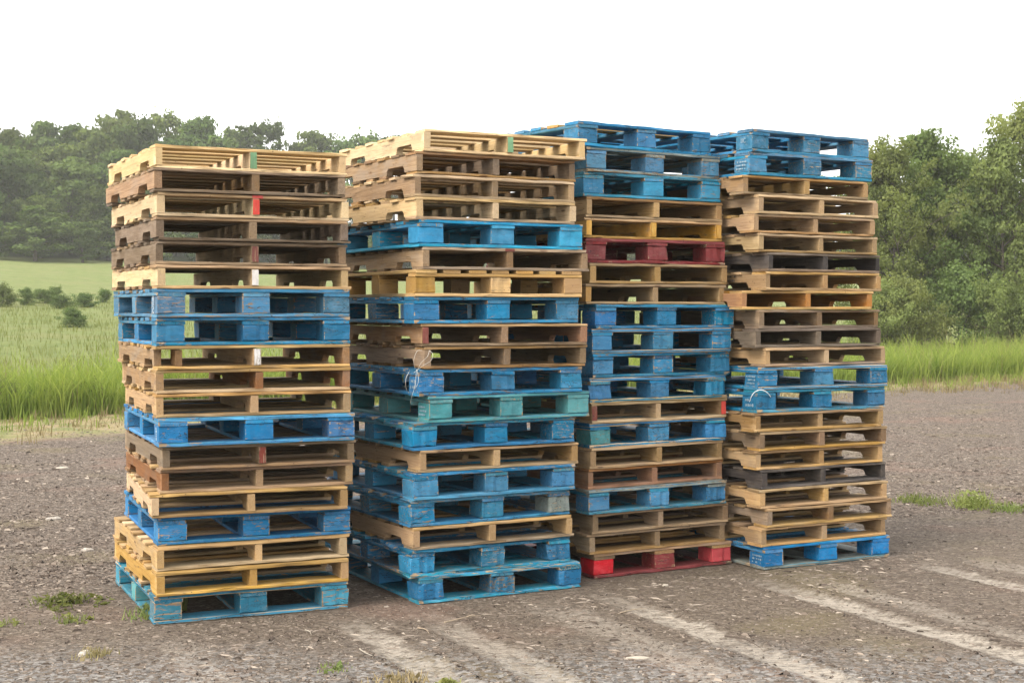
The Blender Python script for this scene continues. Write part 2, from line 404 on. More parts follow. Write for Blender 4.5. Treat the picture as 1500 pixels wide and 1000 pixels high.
# dusty wheel tracks, square to the stacks
wob = b.math('MULTIPLY_ADD', b.noise(P, 3.0, 6, 0.75), 0.26, -0.13)
un = b.math('ADD', U, wob)
trk = None
for u0, hw, s in ((1.52, .09, .45), (2.43, .085, .95), (2.84, .10, .60), (3.52, .13, .50), (3.93, .085, 1.0), (4.95, .09, 1.0), (5.27, .09, .55), (6.18, .08, .9), (6.6, .12, .45), (7.4, .1, .6), (8.3, .1, .5)):
    f = b.math('MULTIPLY', b.ramp(b.math('ABSOLUTE', b.math('SUBTRACT', un, u0)), hw * 0.6, hw * 1.4, 1.0, 0.0), s)
    trk = f if trk is None else b.math('MAXIMUM', trk, f)
trk = b.math('MULTIPLY', trk, b.ramp(V, 7.05, 6.45))
trk = b.math('MULTIPLY', trk, b.ramp(n_fine, 0.36, 0.52, 0.15, 1.0))
trk = b.math('MULTIPLY', trk, b.ramp(n_mid, 0.34, 0.54, 0.35, 1.0))
dustc = b.mix(b.ramp(n_fine, 0.3, 0.7), (0.30, 0.265, 0.215), (0.40, 0.355, 0.295))
tread = b.n('ShaderNodeTexWave'); tread.inputs['Scale'].default_value = 7.0; tread.inputs['Distortion'].default_value = 3.0; tread.inputs['Detail'].default_value = 2.0
cv_ = b.n('ShaderNodeCombineXYZ'); b.l(b.math('ADD', V, b.math('MULTIPLY', b.math('ABSOLUTE', b.math('SUBTRACT', b.math('FRACT', b.math('MULTIPLY', U, 1.0)), 0.5)), 0.6)), cv_.inputs[0]); b.l(cv_.outputs[0], tread.inputs['Vector'])
trk = b.math('MULTIPLY', trk, b.ramp(tread.outputs['Fac'], 0.1, 0.6, 0.72, 1.0))
soil = b.mix(b.math('MULTIPLY', trk, 0.92), soil, dustc)
# dry straw strip, then meadow
straw = b.mix(b.ramp(n_fine, 0.3, 0.7), (0.20, 0.165, 0.085), (0.36, 0.29, 0.16))
straw = b.mix(b.ramp(n_mid, 0.45, 0.62, 0.0, 0.7), straw, (0.13, 0.17, 0.05))
col = b.mix(b.ramp(Tn, b.ramp(U, 9.0, 24.0, -4.2, -1.6), b.ramp(U, 9.0, 24.0, -2.8, -0.8)), soil, straw)
mead = b.mix(b.ramp(n_mid, 0.3, 0.7), (0.118, 0.148, 0.044), (0.165, 0.192, 0.064))
mead = b.mix(b.ramp(n_big, 0.45, 0.62, 0.0, 0.5), mead, (0.180, 0.178, 0.072))
col = b.mix(b.ramp(Tn, -0.6, 1.2), col, mead)
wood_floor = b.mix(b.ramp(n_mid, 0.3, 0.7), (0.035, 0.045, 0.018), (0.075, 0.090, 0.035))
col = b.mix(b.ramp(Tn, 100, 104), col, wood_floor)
hgt = b.math('ADD', b.math('MULTIPLY', n_fine, 1.0), b.math('MULTIPLY', n_grit, 0.35))
hgt = b.math('SUBTRACT', hgt, b.math('MULTIPLY', litter, b.math('MULTIPLY', da, 0.9)))
b.l(b.bsdf(col, 0.95, hgt, 0.8, 0.03, 0.15), out.inputs[0]); MATS['ground'] = m

def axis(pts):
    o = []
    for (a, b_, s) in pts: o += list(np.arange(a, b_, s))
    return np.array(o + [pts[-1][1]])
gx = axis([(-300, -60, 12), (-60, -14, 2), (-14, -6, .4), (-6, -3, .1), (-3, 4, .045), (4, 7, .1), (7, 16, .4), (16, 60, 2), (60, 300, 12)])
gy = axis([(-60, -4, 4), (-4, 5, .5), (5, 8.5, .045), (8.5, 13, .1), (13, 30, .35), (30, 60, 1.2), (60, 130, 3), (130, 420, 12)])
GX, GY = np.meshgrid(gx, gy)
GZ = terrain(GX, GY)
gv = np.stack([GX.ravel(), GY.ravel(), GZ.ravel()], 1)
ny_, nx_ = GX.shape
ii = (np.arange(ny_ - 1)[:, None] * nx_ + np.arange(nx_ - 1)[None]).ravel()
gf = np.stack([ii, ii + 1, ii + nx_ + 1, ii + nx_], 1)
ctr = gv[gf].mean(1)
sel = tcoord(ctr[:, 0], ctr[:, 1]) > 0.3
def sub_sheet(name, mask):
    f = gf[mask]; u, inv = np.unique(f, return_inverse=True)
    return tag(obj(name, mesh_np(name, gv[u], inv.reshape(-1, 4), MATS['ground'], smooth=True)), kind='structure')
sub_sheet('gravel_yard', ~sel)
sub_sheet('meadow', sel)

# ------------------------------------------------------------------ pallets
W, D = 1.016, 1.219
def plank_mesh(L, w, t, mat, n=3, jit=0.0015, bow=0.0, ch=None, edge_mat=None, taper=0.0, chip=0.0):
    """a sawn board along X with eased, uneven edges"""
    ch = ch if ch is not None else min(0.003, t * 0.2)
    sec = np.array([(-w/2, -t/2+ch), (-w/2+ch, -t/2), (w/2-ch, -t/2), (w/2, -t/2+ch), (w/2, t/2-ch), (w/2-ch, t/2), (-w/2+ch, t/2), (-w/2, t/2-ch)])
    xs = np.linspace(-L/2, L/2, n + 1)
    V_ = []
    side = rng.normal(0, jit, n + 1); up = rng.normal(0, jit * 0.5, n + 1)
    for i, x in enumerate(xs):
        q = sec.copy(); k = 1.0
        q[:, 0] = q[:, 0] * (1 + rng.normal(0, jit * 0.5) / max(w, .02)) + side[i] * 0.5
        q[:, 1] += bow * (1 - (2 * x / L) ** 2) + up[i] * 0.5
        q += rng.normal(0, jit * 0.35, q.shape)
        if chip and rng.uniform() < .35:
            dc_ = chip * rng.uniform(.2, 1.0); lo = rng.uniform() < .5
            if lo: q[[7, 0, 1], 0] += dc_; q[1, 0] += dc_ * .5
            else: q[[6, 7], 0] += dc_ * .8; q[7, 1] -= dc_ * .25
        xx = np.full(8, x)
        if i in (0, n): xx = xx + rng.normal(0, jit * 0.8, 8) + (q[:, 0] / w) * taper
        V_.append(np.column_stack([xx, q]))
    V_ = np.concatenate(V_)
    me = bpy.data.meshes.new('plank')
    F = []; M = []
    for i in range(n):
        for j in range(8):
            a, c = i * 8 + j, i * 8 + (j + 1) % 8
            F.append((a, c, c + 8, a + 8)); M.append(1 if (edge_mat and j % 2 == 0) else 0)
    F.append(tuple(range(7, -1, -1))); F.append(tuple(n * 8 + k for k in range(8))); M += [0, 0]
    me.from_pydata(V_.tolist(), [], F)
    me.materials.append(mat)
    if edge_mat: me.materials.append(edge_mat)
    me.polygons.foreach_set('material_index', M)
    me.update()
    return me

def stringer_mesh(L, h, w, mat, notches=True, front_cut=0.0):
    """a notched 2x4: profile in X-Z, thickness along Y"""
    nh = h * random.uniform(0.36, 0.44); c = 0.018
    x0, x1 = -L/2 + front_cut, L/2
    pts = [(x0, -h/2)]
    if notches:
        for cx in (-L/2 + 0.265, L/2 - 0.265):
            a, d = cx - 0.115 + random.uniform(-.008, .008), cx + 0.115 + random.uniform(-.008, .008)
            pts += [(a, -h/2), (a + 0.003, -h/2 + nh - c), (a + c, -h/2 + nh), (d - c, -h/2 + nh), (d - 0.003, -h/2 + nh - c), (d, -h/2)]
    pts += [(x1, -h/2), (x1, h/2)]
    for k in range(1, 4): pts.append((x1 + (x0 - x1) * k / 4, h/2 + 0.0))
    pts.append((x0, h/2))
    n = len(pts); e = 0.0012
    V_ = [(x + random.gauss(0, e * .6), -w/2 + random.gauss(0, e * .5), z) for x, z in pts] + [(x + random.gauss(0, e * .6), w/2 + random.gauss(0, e * .5), z) for x, z in pts]
    F = [tuple(range(n)), tuple(range(2 * n - 1, n - 1, -1))]
    for i in range(n):
        j = (i + 1) % n; F.append((j, i, i + n, j + n))
    me = bpy.data.meshes.new('stringer'); me.from_pydata(V_, [], F); me.materials.append(mat); me.update()
    return me

def patch(parent, name, mat, w, h, x, y, z, rot):
    """a brushed-on paint patch, 1 mm proud"""
    me = plank_mesh(w, h, 0.0014, mat, 3, 0.0012, ch=0.0002)
    o = obj(name, me, parent, (x, y, z)); o.rotation_euler = rot
    return o

def pick(spec):
    """'tan' or 'tan*3 brown' -> a material, weighted"""
    opts = []
    for s in spec.split():
        k, _, wgt = s.partition('*'); opts += [k] * int(wgt or 1)
    return MATS[random.choice(opts)]

NAIL = None
def stringer_pallet(root, h, deck, strg, opt):
    t = 0.0172
    hs = h - 2 * t - 0.0016
    zc = t + hs / 2
    sx = [0.019 + random.uniform(0, .006), W / 2 + random.uniform(-.02, .02), W - 0.019 - random.uniform(0, .006)]
    strs = []
    for k, x in enumerate(sx):
        cut = opt.get('cut', 0.0) if k == 0 else 0.0
        me = stringer_mesh(D - random.uniform(0, .008), hs, random.uniform(.034, .040), pick(strg), True, cut)
        o = obj('stringer', me, root, (x, D / 2 + random.uniform(-.003, .004), zc), R(90) + random.gauss(0, .004))
        strs.append(o)
    if opt.get('cut'):
        me = plank_mesh(0.15, 0.036, hs * 0.98, pick('russet brown'), 2, 0.002)
        obj('stub', me, root, (0.115, 0.085, zc), R(88))
    # top deck: lead boards wide
    ws = [.135] + [random.choice((.086, .092, .10)) for _ in range(5)] + [.135]
    gap = (D - sum(ws)) / 6
    y = 0.0
    for k, w in enumerate(ws):
        lead = k in (0, 6)
        me = plank_mesh(W + random.uniform(-.016, .010), w - .002, t - random.uniform(.0005, .003), pick(deck), 12 if k == 0 else 3, .0024 if k == 0 else .0016, random.gauss(0, .0012), taper=random.gauss(0, .004), chip=.009 if k == 0 else 0)
        o = obj('top_board', me, root, (W / 2 + random.gauss(0, .005), y + w / 2 + random.gauss(0, .005) * (k not in (0, 6)), h - .0008 - t / 2 - .0002), random.gauss(0, .005))
        if k == 0 and opt.get('deck_mark'):
            patch(o, 'paint_patch', MATS[opt['deck_mark']], .055, t * .9, .015, -w / 2 - .0003, 0, (R(90), 0, 0))
        y += w + gap
    # bottom boards sit between and beside the notches
    for yc, w in ((.066, .132), (.43, .09), (D / 2, .09), (D - .43, .09), (D - .066, .132)):
        me = plank_mesh(W + random.uniform(-.010, .006), w, t - random.uniform(.0005, .003), pick(deck), 12 if yc < .1 else 3, .0024, random.gauss(0, .0006), taper=random.gauss(0, .004), chip=.009 if yc < .1 else 0)
        obj('bottom_board', me, root, (W / 2 + random.gauss(0, .003), yc, t / 2), random.gauss(0, .003))
    for k, key in opt.get('marks', {}).items():
        s = strs[k]
        patch(s, 'paint_patch', MATS[key], hs * random.uniform(.9, .99), .034, -D / 2 - .0035, 0, 0, (0, R(90), 0))
    for k in range(2):       # a nail head or two standing on the lead board edge
        pass
    return strs

def block_pallet(root, h, deck, blk, opt, cross=False):
    t = 0.0185
    hb = h - 3 * t - 0.0014
    jit = opt.get('jit', .0014)
    em = pick(opt['edge']) if 'edge' in opt else None
    bx = [.0725, W / 2, W - .0725]; by = [.073, D / 2, D - .073]
    blocks = []
    for j, y in enumerate(by):
        for i, x in enumerate(bx):
            bm = pick(blk)
            if j == 0 and opt.get('front'): bm = MATS[opt['front'][i]]
            bw = random.uniform(.136, .146); bd = random.uniform(.138, .146) if j != 1 else .12
            if cross: bw = .115
            sgn = (-1, 0, 1)[i]
            dx = sgn * (.1435 - bw) / 2 + random.uniform(-.004, .002) * sgn
            dy = (-1, 0, 1)[j] * (.1455 - bd) / 2 + random.uniform(0, .005) * (1 if j == 0 else -1)
            me = plank_mesh(bw, bd, hb - .0006, bm, 6 if j == 0 else 2, jit * random.uniform(.8, 1.8), ch=random.uniform(.003, .008), chip=(.004 + jit * 3) if j == 0 else 0)
            blocks.append(obj('block', me, root, (x + dx, y + dy, t + hb / 2 + .0002), random.gauss(0, .012 * (1 + 2 * (jit > .003)))))
    # stringer boards on the blocks
    zs = t + hb + t / 2 + .0004
    if not cross:
        for x in bx:
            obj('stringer_board', plank_mesh(D - .003, .142, t - .0006, pick(deck), 3, jit, edge_mat=em), root, (x, D / 2, zs), R(90) + random.gauss(0, .002))
        ws = [.140] + [random.choice((.10, .108, .116)) for _ in range(5)] + [.140]
        gap = (D - sum(ws)) / 6; y = 0.0
        for k, w in enumerate(ws):
            mm = MATS[random.choice(opt['odd'].split())] if ('odd' in opt and random.random() < opt.get('oddp', .3) and k > 0) else pick(deck)
            obj('top_board', plank_mesh(W + random.uniform(-.004, .004), w - .002, t - .0006, mm, 10 if k == 0 else 3, jit * 1.3, random.gauss(0, .0008), edge_mat=em, chip=(.004 + jit * 2.5) if k == 0 else 0), root,
                (W / 2, y + w / 2, h - .0006 - t / 2), random.gauss(0, .003))
            y += w + gap
    else:
        for y in by:
            obj('stringer_board', plank_mesh(W, .10, t - .0006, pick(deck), 3, jit), root, (W / 2, y + (-.022 if y < .1 else .022 if y > 1 else 0), zs), 0)
        ws = [.125] + [.105] * 5 + [.125]
        gap = (W - sum(ws)) / 6; x = 0.0
        for w in ws:
            obj('top_board', plank_mesh(D + random.uniform(-.006, .004), w - .002, t - .0006, pick(deck), 3, jit), root, (x + w / 2, D / 2, h - .0006 - t / 2), R(90) + random.gauss(0, .003))
            x += w + gap
    bot = opt.get('bottom', deck)
    for y in (.072, D - .072):
        obj('bottom_board', plank_mesh(W, .142, t - .0006, pick(bot), 10 if y < .1 else 3, jit * 1.3, edge_mat=em, chip=(.004 + jit * 2.5) if y < .1 else 0), root, (W / 2, y, t / 2), 0)
    for x in bx:
        obj('bottom_board', plank_mesh(D - .292, .138, t - .0006, pick(bot), 3, jit), root, (x, D / 2, t / 2), R(90))
    return blocks

TXT_DG = None
def text_mesh(s, size, mat):
    cu = bpy.data.curves.new('txt', 'FONT'); cu.body = s; cu.size = size; cu.align_x = 'CENTER'; cu.align_y = 'CENTER'
    cu.extrude = 0.0004; cu.space_line = 0.8
    o = bpy.data.objects.new('txt', cu); COL.objects.link(o)
    dg = bpy.context.evaluated_depsgraph_get(); dg.update()
    me = bpy.data.meshes.new_from_object(o.evaluated_get(dg))
    bpy.data.objects.remove(o); bpy.data.curves.remove(cu)
    me.materials.clear(); me.materials.append(mat)
    return me
def scuff_mesh(rows, w, hh, seed):
    """faded stencil lines: worn short strokes in rows (the printing is no longer readable)"""
    r = random.Random(seed); V_ = []; F = []
    for k in range(rows):
        z = hh / 2 - (k + .5) * hh / rows; x = -w / 2 + r.uniform(0, .01)
        while x < w / 2 - .004:
            l = r.uniform(.003, .011); s = hh / rows * r.uniform(.3, .62)
            if r.random() < .8:
                n = len(V_)
                V_ += [(x, z - s/2, 0), (x + l, z - s/2 * r.uniform(.6, 1), 0), (x + l * r.uniform(.7, 1), z + s/2, 0), (x + l * r.uniform(0, .2), z + s/2 * r.uniform(.5, 1), 0),
                       (x, z - s/2, .0006), (x + l, z - s/2, .0006), (x + l, z + s/2, .0006), (x, z + s/2, .0006)]
                F += [(n+4, n+5, n+6, n+7), (n, n+1, n+5, n+4), (n+1, n+2, n+6, n+5), (n+2, n+3, n+7, n+6), (n+3, n, n+4, n+7)]
            x += l + r.uniform(.002, .006)
    me = bpy.data.meshes.new('stencil'); me.from_pydata(V_, [], F); me.update()
    return me
def stencil_left(block, me, mat, dz=0.0, dy=0.0, turn=0.0):
    """print on the left-hand side face of a corner block"""
    if not me.materials: me.materials.append(mat)
    o = obj('stencil', me, block, (-.0755, dy, dz))
    o.rotation_euler = (Matrix.Rotation(R(-90), 3, 'Z') @ Matrix.Rotation(R(90), 3, 'X') @ Matrix.Rotation(turn, 3, 'Z')).to_euler()
    return o

FIT = [
  [(-1.793,7.203,2.2971,0.1213,26.5),(-1.786,7.146,2.1759,0.1213,26.7),(-1.779,7.165,2.0546,0.1213,26.0),(-1.785,7.179,1.9334,0.1213,24.8),(-1.794,7.187,1.8121,0.1213,25.8),(-1.776,7.166,1.6909,0.1213,26.0),(-1.780,7.167,1.5467,0.1442,25.4),(-1.788,7.187,1.4025,0.1442,24.1),(-1.783,7.172,1.2813,0.1213,24.3),(-1.791,7.184,1.1600,0.1213,23.2),(-1.793,7.174,1.0388,0.1213,22.1),(-1.767,7.142,0.8946,0.1442,23.1),(-1.765,7.191,0.7734,0.1213,23.8),(-1.781,7.220,0.6521,0.1213,23.1),(-1.822,7.184,0.5309,0.1213,20.6),(-1.800,7.230,0.3867,0.1442,22.8),(-1.791,7.165,0.2654,0.1213,25.4),(-1.786,7.135,0.1442,0.1213,25.0),(-1.800,7.155,0.0000,0.1442,24.3)],
  [(-0.472,7.696,2.4360,0.1226,27.1),(-0.512,7.678,2.3134,0.1226,29.7),(-0.521,7.667,2.1908,0.1226,29.0),(-0.515,7.651,2.0682,0.1226,29.0),(-0.496,7.657,1.9227,0.1455,26.9),(-0.479,7.661,1.8001,0.1226,25.7),(-0.516,7.651,1.6546,0.1455,25.2),(-0.523,7.654,1.5090,0.1455,26.5),(-0.480,7.664,1.3864,0.1226,25.9),(-0.472,7.670,1.2638,0.1226,26.7),(-0.497,7.666,1.1183,0.1455,26.8),(-0.444,7.684,0.9728,0.1455,28.1),(-0.528,7.662,0.8273,0.1455,28.2),(-0.502,7.668,0.7047,0.1226,29.1),(-0.525,7.646,0.5592,0.1455,28.4),(-0.544,7.652,0.4136,0.1455,29.2),(-0.532,7.647,0.2910,0.1226,28.4),(-0.544,7.642,0.1455,0.1455,29.2),(-0.499,7.658,0.0000,0.1455,27.4)],
  [(0.380,8.180,2.5315,0.1441,35.5),(0.428,8.221,2.3874,0.1441,34.5),(0.410,8.227,2.2433,0.1441,32.2),(0.422,8.228,2.1221,0.1212,32.4),(0.417,8.226,2.0010,0.1212,32.3),(0.427,8.231,1.8569,0.1441,31.1),(0.449,8.234,1.7357,0.1212,31.5),(0.427,8.228,1.6145,0.1212,31.1),(0.484,8.236,1.4704,0.1441,31.2),(0.462,8.229,1.3263,0.1441,30.8),(0.468,8.237,1.1822,0.1441,32.3),(0.449,8.231,1.0381,0.1441,32.2),(0.460,8.242,0.9170,0.1212,32.9),(0.449,8.240,0.7729,0.1441,32.7),(0.447,8.225,0.6517,0.1212,34.0),(0.440,8.239,0.5305,0.1212,33.5),(0.445,8.204,0.3864,0.1441,32.1),(0.462,8.244,0.2653,0.1212,31.9),(0.444,8.249,0.1441,0.1212,32.0),(0.481,8.282,0.0000,0.1441,31.2)],
  [(1.454,8.667,2.5388,0.1395,34.6),(1.435,8.666,2.3994,0.1395,31.5),(1.400,8.661,2.2828,0.1165,30.7),(1.490,8.671,2.1663,0.1165,32.6),(1.463,8.670,2.0498,0.1165,32.2),(1.498,8.675,1.9332,0.1165,33.5),(1.555,8.686,1.8167,0.1165,36.4),(1.541,8.678,1.7002,0.1165,34.7),(1.394,8.648,1.5837,0.1165,28.1),(1.500,8.671,1.4671,0.1165,32.7),(1.480,8.665,1.3506,0.1165,30.3),(1.539,8.678,1.2341,0.1165,32.1),(1.494,8.668,1.0946,0.1395,27.8),(1.489,8.669,0.9552,0.1395,28.6),(1.476,8.651,0.8386,0.1165,29.0),(1.504,8.666,0.7221,0.1165,29.2),(1.486,8.670,0.6056,0.1165,29.1),(1.523,8.669,0.4890,0.1165,30.6),(1.505,8.655,0.3725,0.1165,28.5),(1.550,8.653,0.2560,0.1165,30.0),(1.514,8.649,0.1395,0.1165,30.0),(1.535,8.654,0.0000,0.1395,29.8)],
]
# nudges that keep neighbouring stacks clear of each other: yaw, distance along the sight line
YAW = (0.0, 1.0, -1.6, -1.0); FAR = (1.0, 1.0, 1.012, 1.0)
# per pallet from the top down: kind, deck boards, stringers or blocks, what it looks like, extras
E_ = dict(edge='tealblue wornblue pale')
LOOK = [
 [('s', 'new', 'new', 'pale new timber pallet with green centre mark', dict(marks={1: 'mark_green'})),
  ('s', 'greybrown*2 brown grey', 'greybrown brown', 'weathered brown timber pallet', {}),
  ('s', 'new pale', 'new', 'pale new timber pallet with bright red centre mark', dict(marks={1: 'mark_red'}, deck_mark='mark_red')),
  ('s', 'grey*2 greybrown', 'grey greybrown', 'dark grey weathered timber pallet', {}),
  ('s', 'grey greybrown', 'greybrown grey', 'dark weathered timber pallet with dull red centre mark', dict(marks={1: 'mark_dullred'})),
  ('s', 'brown tan*2', 'pale', 'pale sided timber pallet with whitish centre mark', dict(marks={1: 'mark_white'})),
  ('b', 'slate', 'slate', 'dusty slate blue block pallet with white stencil', dict(st='BEC', **E_)),
  ('b', 'blue', 'blue', 'clean mid blue block pallet', dict(**E_)),
  ('s', 'tan honey', 'tan brown', 'tan timber pallet with broken left stringer', dict(cut=.10, marks={1: 'mark_white'})),
  ('s', 'tan pale', 'tan russet', 'tan timber pallet', {}),
  ('s', 'honey', 'honey tan', 'honey coloured timber pallet', {}),
  ('b', 'vivid', 'vivid', 'vivid blue block pallet with white side stencil', dict(st='CHEP', **E_)),
  ('s', 'greybrown brown', 'greybrown', 'grey brown timber pallet with reddish centre stringer', dict(marks={1: 'mark_dullred'})),
  ('s', 'tan brown', 'tan russet', 'brownish tan timber pallet', {}),
  ('s', 'tan pale', 'pale tan', 'light tan timber pallet', {}),
  ('b', 'vivid', 'vivid', 'vivid blue block pallet', dict(**E_)),
  ('s', 'honey pale', 'pale honey', 'light honey timber pallet jutting out to the left', {}),
  ('s', 'honey*2 tan', 'honey', 'honey timber pallet lying on the teal blue pallet', {}),
  ('b', 'tealblue', 'tealblue teal cyan', 'worn teal blue block pallet standing on the ground', dict(jit=.002, **E_))],
 [('s', 'new', 'new', 'pale new timber pallet with green centre mark', dict(marks={1: 'mark_green'})),
  ('s', 'greybrown brown tan', 'greybrown', 'grey brown timber pallet', {}),
  ('s', 'tan pale', 'tan greybrown', 'tan timber pallet', {}),
  ('s', 'pale tan', 'pale tan', 'light tan timber pallet', {}),
  ('b', 'cyan', 'cyan', 'bright sky blue block pallet', dict(st='', **E_)),
  ('s', 'greybrown', 'greybrown brown', 'grey brown timber pallet with red paint spots', dict(deck_mark='mark_dullred')),
  ('c', 'gold honey', 'gold', 'unpainted honey timber block pallet', {}),
  ('b', 'blue', 'blue wornblue', 'scuffed blue block pallet', dict(front=('vivid', 'blue', 'slate'), **E_)),
  ('s', 'tan brown', 'brown russet', 'brown timber pallet with reddish stringer ends', dict(marks={0: 'mark_dullred'})),
  ('s', 'brown', 'brown greybrown', 'brown timber pallet with loose white twine', {}),
  ('b', 'blue', 'blue vivid', 'blue block pallet under the loose twine', dict(jit=.002, scuff=2, **E_)),
  ('b', 'teal', 'teal', 'green teal block pallet', dict(scuff=3, **E_)),
  ('b', 'tealblue blue', 'blue', 'blue block pallet with splintered blocks', dict(jit=.003, **E_)),
  ('s', 'honey tan', 'tan honey', 'honey tan timber pallet', {}),
  ('b', 'tealblue blue', 'blue', 'blue block pallet with pale bottom edge', dict(**E_)),
  ('b', 'wornblue', 'wornblue', 'faded blue block pallet with whitish right block', dict(jit=.003, front=('wornblue', 'wornblue', 'mudgreen'), **E_)),
  ('s', 'tan greybrown', 'tan', 'tan timber pallet', {}),
  ('b', 'tealblue wornblue', 'blue wornblue', 'battered blue pallet with splintered deck edge', dict(jit=.004, **E_)),
  ('b', 'tealblue', 'blue wornblue', 'battered blue pallet with split corner block', dict(jit=.004, **E_))],
 [('b', 'blue*3 slate', 'blue', 'blue block pallet with some unpainted deck boards', dict(odd='tan honey pale', oddp=.5, jit=.002, **E_)),
  ('b', 'slate mudgreen', 'slate', 'greyish blue block pallet', dict(**E_)),
  ('b', 'tealblue cyan', 'cyan', 'bright blue block pallet', dict(**E_)),
  ('s', 'tan brown', 'tan', 'tan timber pallet', {}),
  ('s', 'honey tan', 'yellow', 'timber pallet with yellow painted stringers', dict(marks={0: 'yellow', 1: 'yellow', 2: 'yellow'})),
  ('b', 'crimson', 'crimson', 'dark crimson block pallet', dict(jit=.003)),
  ('s', 'honey tan', 'honey', 'honey timber pallet under the crimson pallet', {}),
  ('s', 'tan greybrown', 'honey tan', 'tan timber pallet', {}),
  ('b', 'blue', 'vivid blue', 'vivid blue block pallet', dict(jit=.002, **E_)),
  ('b', 'blue', 'blue', 'blue block pallet', dict(**E_)),
  ('b', 'blue navy', 'blue', 'blue block pallet', dict(jit=.002, **E_)),
  ('b', 'blue tealblue', 'blue vivid', 'blue block pallet with ragged blocks', dict(jit=.003, **E_)),
  ('s', 'tan brown', 'tan brown', 'tan timber pallet with red painted stringer ends', dict(marks={0: 'mark_dullred', 2: 'mark_red'})),
  ('b', 'tealblue blue', 'blue', 'blue block pallet with teal left block', dict(front=('teal', 'blue', 'vivid'), jit=.003, **E_)),
  ('s', 'tan honey', 'tan', 'orange tan timber pallet', {}),
  ('s', 'russet tan', 'russet', 'reddish brown timber pallet', {}),
  ('b', 'tealblue mudgreen', 'vivid blue', 'blue block pallet with grey green deck', dict(jit=.002, **E_)),
  ('s', 'greybrown', 'greybrown', 'grey brown timber pallet', {}),
  ('s', 'greybrown tan', 'greybrown', 'grey brown timber pallet lying on the red pallet', {}),
  ('b', 'tan brown', 'crimson', 'red block pallet with bare wooden deck', dict(front=('red', 'crimson', 'red'), bottom='crimson', jit=.002))],
 [('b', 'slate blue', 'slate', 'slate blue block pallet with white number', dict(st='IIC', **E_)),
  ('b', 'slate blue', 'blue slate', 'blue block pallet with rows of white print', dict(scuff=3, **E_)),
  ('s', 'tan', 'tan', 'tan timber pallet', {}),
  ('s', 'tan pale', 'tan', 'tan timber pallet', {}),
  ('s', 'tan greybrown', 'tan', 'tan timber pallet', {}),
  ('s', 'pale tan', 'pale tan', 'light tan timber pallet', {}),
  ('s', 'grey', 'charcoal grey', 'dark grey timber pallet', {}),
  ('s', 'pale tan', 'tan', 'tan timber pallet with black stamp on its side', dict(ink=1)),
  ('s', 'orange honey', 'orange', 'orange timber pallet shifted to the left', {}),
  ('s', 'greybrown', 'greybrown brown', 'grey brown timber pallet', {}),
  ('s', 'grey greybrown', 'grey', 'grey weathered timber pallet', {}),
  ('s', 'tan greybrown', 'honey pale', 'light honey timber pallet lying on the blue pallets', {}),
  ('b', 'blue', 'blue', 'blue block pallet with speckled white print', dict(scuff=3, jit=.002, **E_)),
  ('b', 'blue tealblue', 'blue', 'blue block pallet with white strap loop', dict(scuff=2, jit=.002, **E_)),
  ('s', 'tan', 'tan', 'tan timber pallet lying under the blue pallets', {}),
  ('s', 'tan honey', 'brown', 'brown sided timber pallet', {}),
  ('s', 'honey tan', 'honey', 'honey timber pallet', {}),
  ('s', 'charcoal greybrown', 'charcoal', 'charcoal black timber pallet', {}),
  ('s', 'honey tan', 'honey', 'honey timber pallet under the charcoal pallet', {}),
  ('s', 'tan brown', 'brown greybrown', 'brown timber pallet', {}),
  ('s', 'tan honey', 'tan', 'tan timber pallet lying on the bottom blue pallet', {}),
  ('b', 'vivid blue', 'vivid', 'vivid blue block pallet with grey green base', dict(scuff=3, bottom='mudgreen', **E_))],
]
STACK = ('the leftmost stack', 'the second stack', 'the third stack', 'the rightmost stack')
ORD = ('', 'second', 'third', 'fourth', 'fifth', 'sixth', 'seventh', 'eighth', 'ninth', 'tenth', 'eleventh', 'twelfth')
PAL = {}
for si in range(4):
    n = len(LOOK[si])
    for i, (kind, deck, part, look, opt) in reversed(list(enumerate(LOOK[si]))):
        X, Y, z, h, a = FIT[si][i]
        root = empty('pallet', (X * FAR[si], Y * FAR[si], z), R(a + YAW[si]))
        root.rotation_euler = (random.gauss(0, .0012), random.gauss(0, .0012), R(a + YAW[si]))
        j = n - 1 - i
        if i == 0: where = 'topmost of ' + STACK[si]
        elif j == 0: where = 'lowest of ' + STACK[si]
        elif i <= j: where = ORD[i] + ' from top of ' + STACK[si]
        else: where = ORD[j] + ' from bottom of ' + STACK[si]
        tag(root, look + ', ' + where, 'pallet', 'pallets stacked in four tall stacks')
        if kind == 's': pieces = stringer_pallet(root, h, deck, part, opt)
        else: pieces = block_pallet(root, h, deck, part, opt, kind == 'c')
        PAL[(si, i)] = (root, pieces)
        if opt.get('st'):
            if opt['st'] == 'BEC' or opt['st'] == 'CHEP':
                me = text_mesh(opt['st'] if opt['st'] == 'CHEP' else 'B\nE\nC', .028 if opt['st'] == 'CHEP' else .038, MATS['stencil_bright'])
                stencil_left(pieces[0], me, MATS['stencil'], turn=R(90) if opt['st'] == 'CHEP' else 0)
            else:
                stencil_left(pieces[0], text_mesh(opt['st'], .040, MATS['stencil']), MATS['stencil'], dz=.01)
        if opt.get('scuff'):
            stencil_left(pieces[0], scuff_mesh(opt['scuff'], .09, .062, si * 50 + i), MATS['stencil'])
        if opt.get('ink'):
            me = scuff_mesh(2, .16, .05, 5); me.materials.append(MATS['ink'])
            o = obj('stamp', me, pieces[0], (-.255, .0215, .018)); o.rotation_euler = (R(90), 0, R(180))

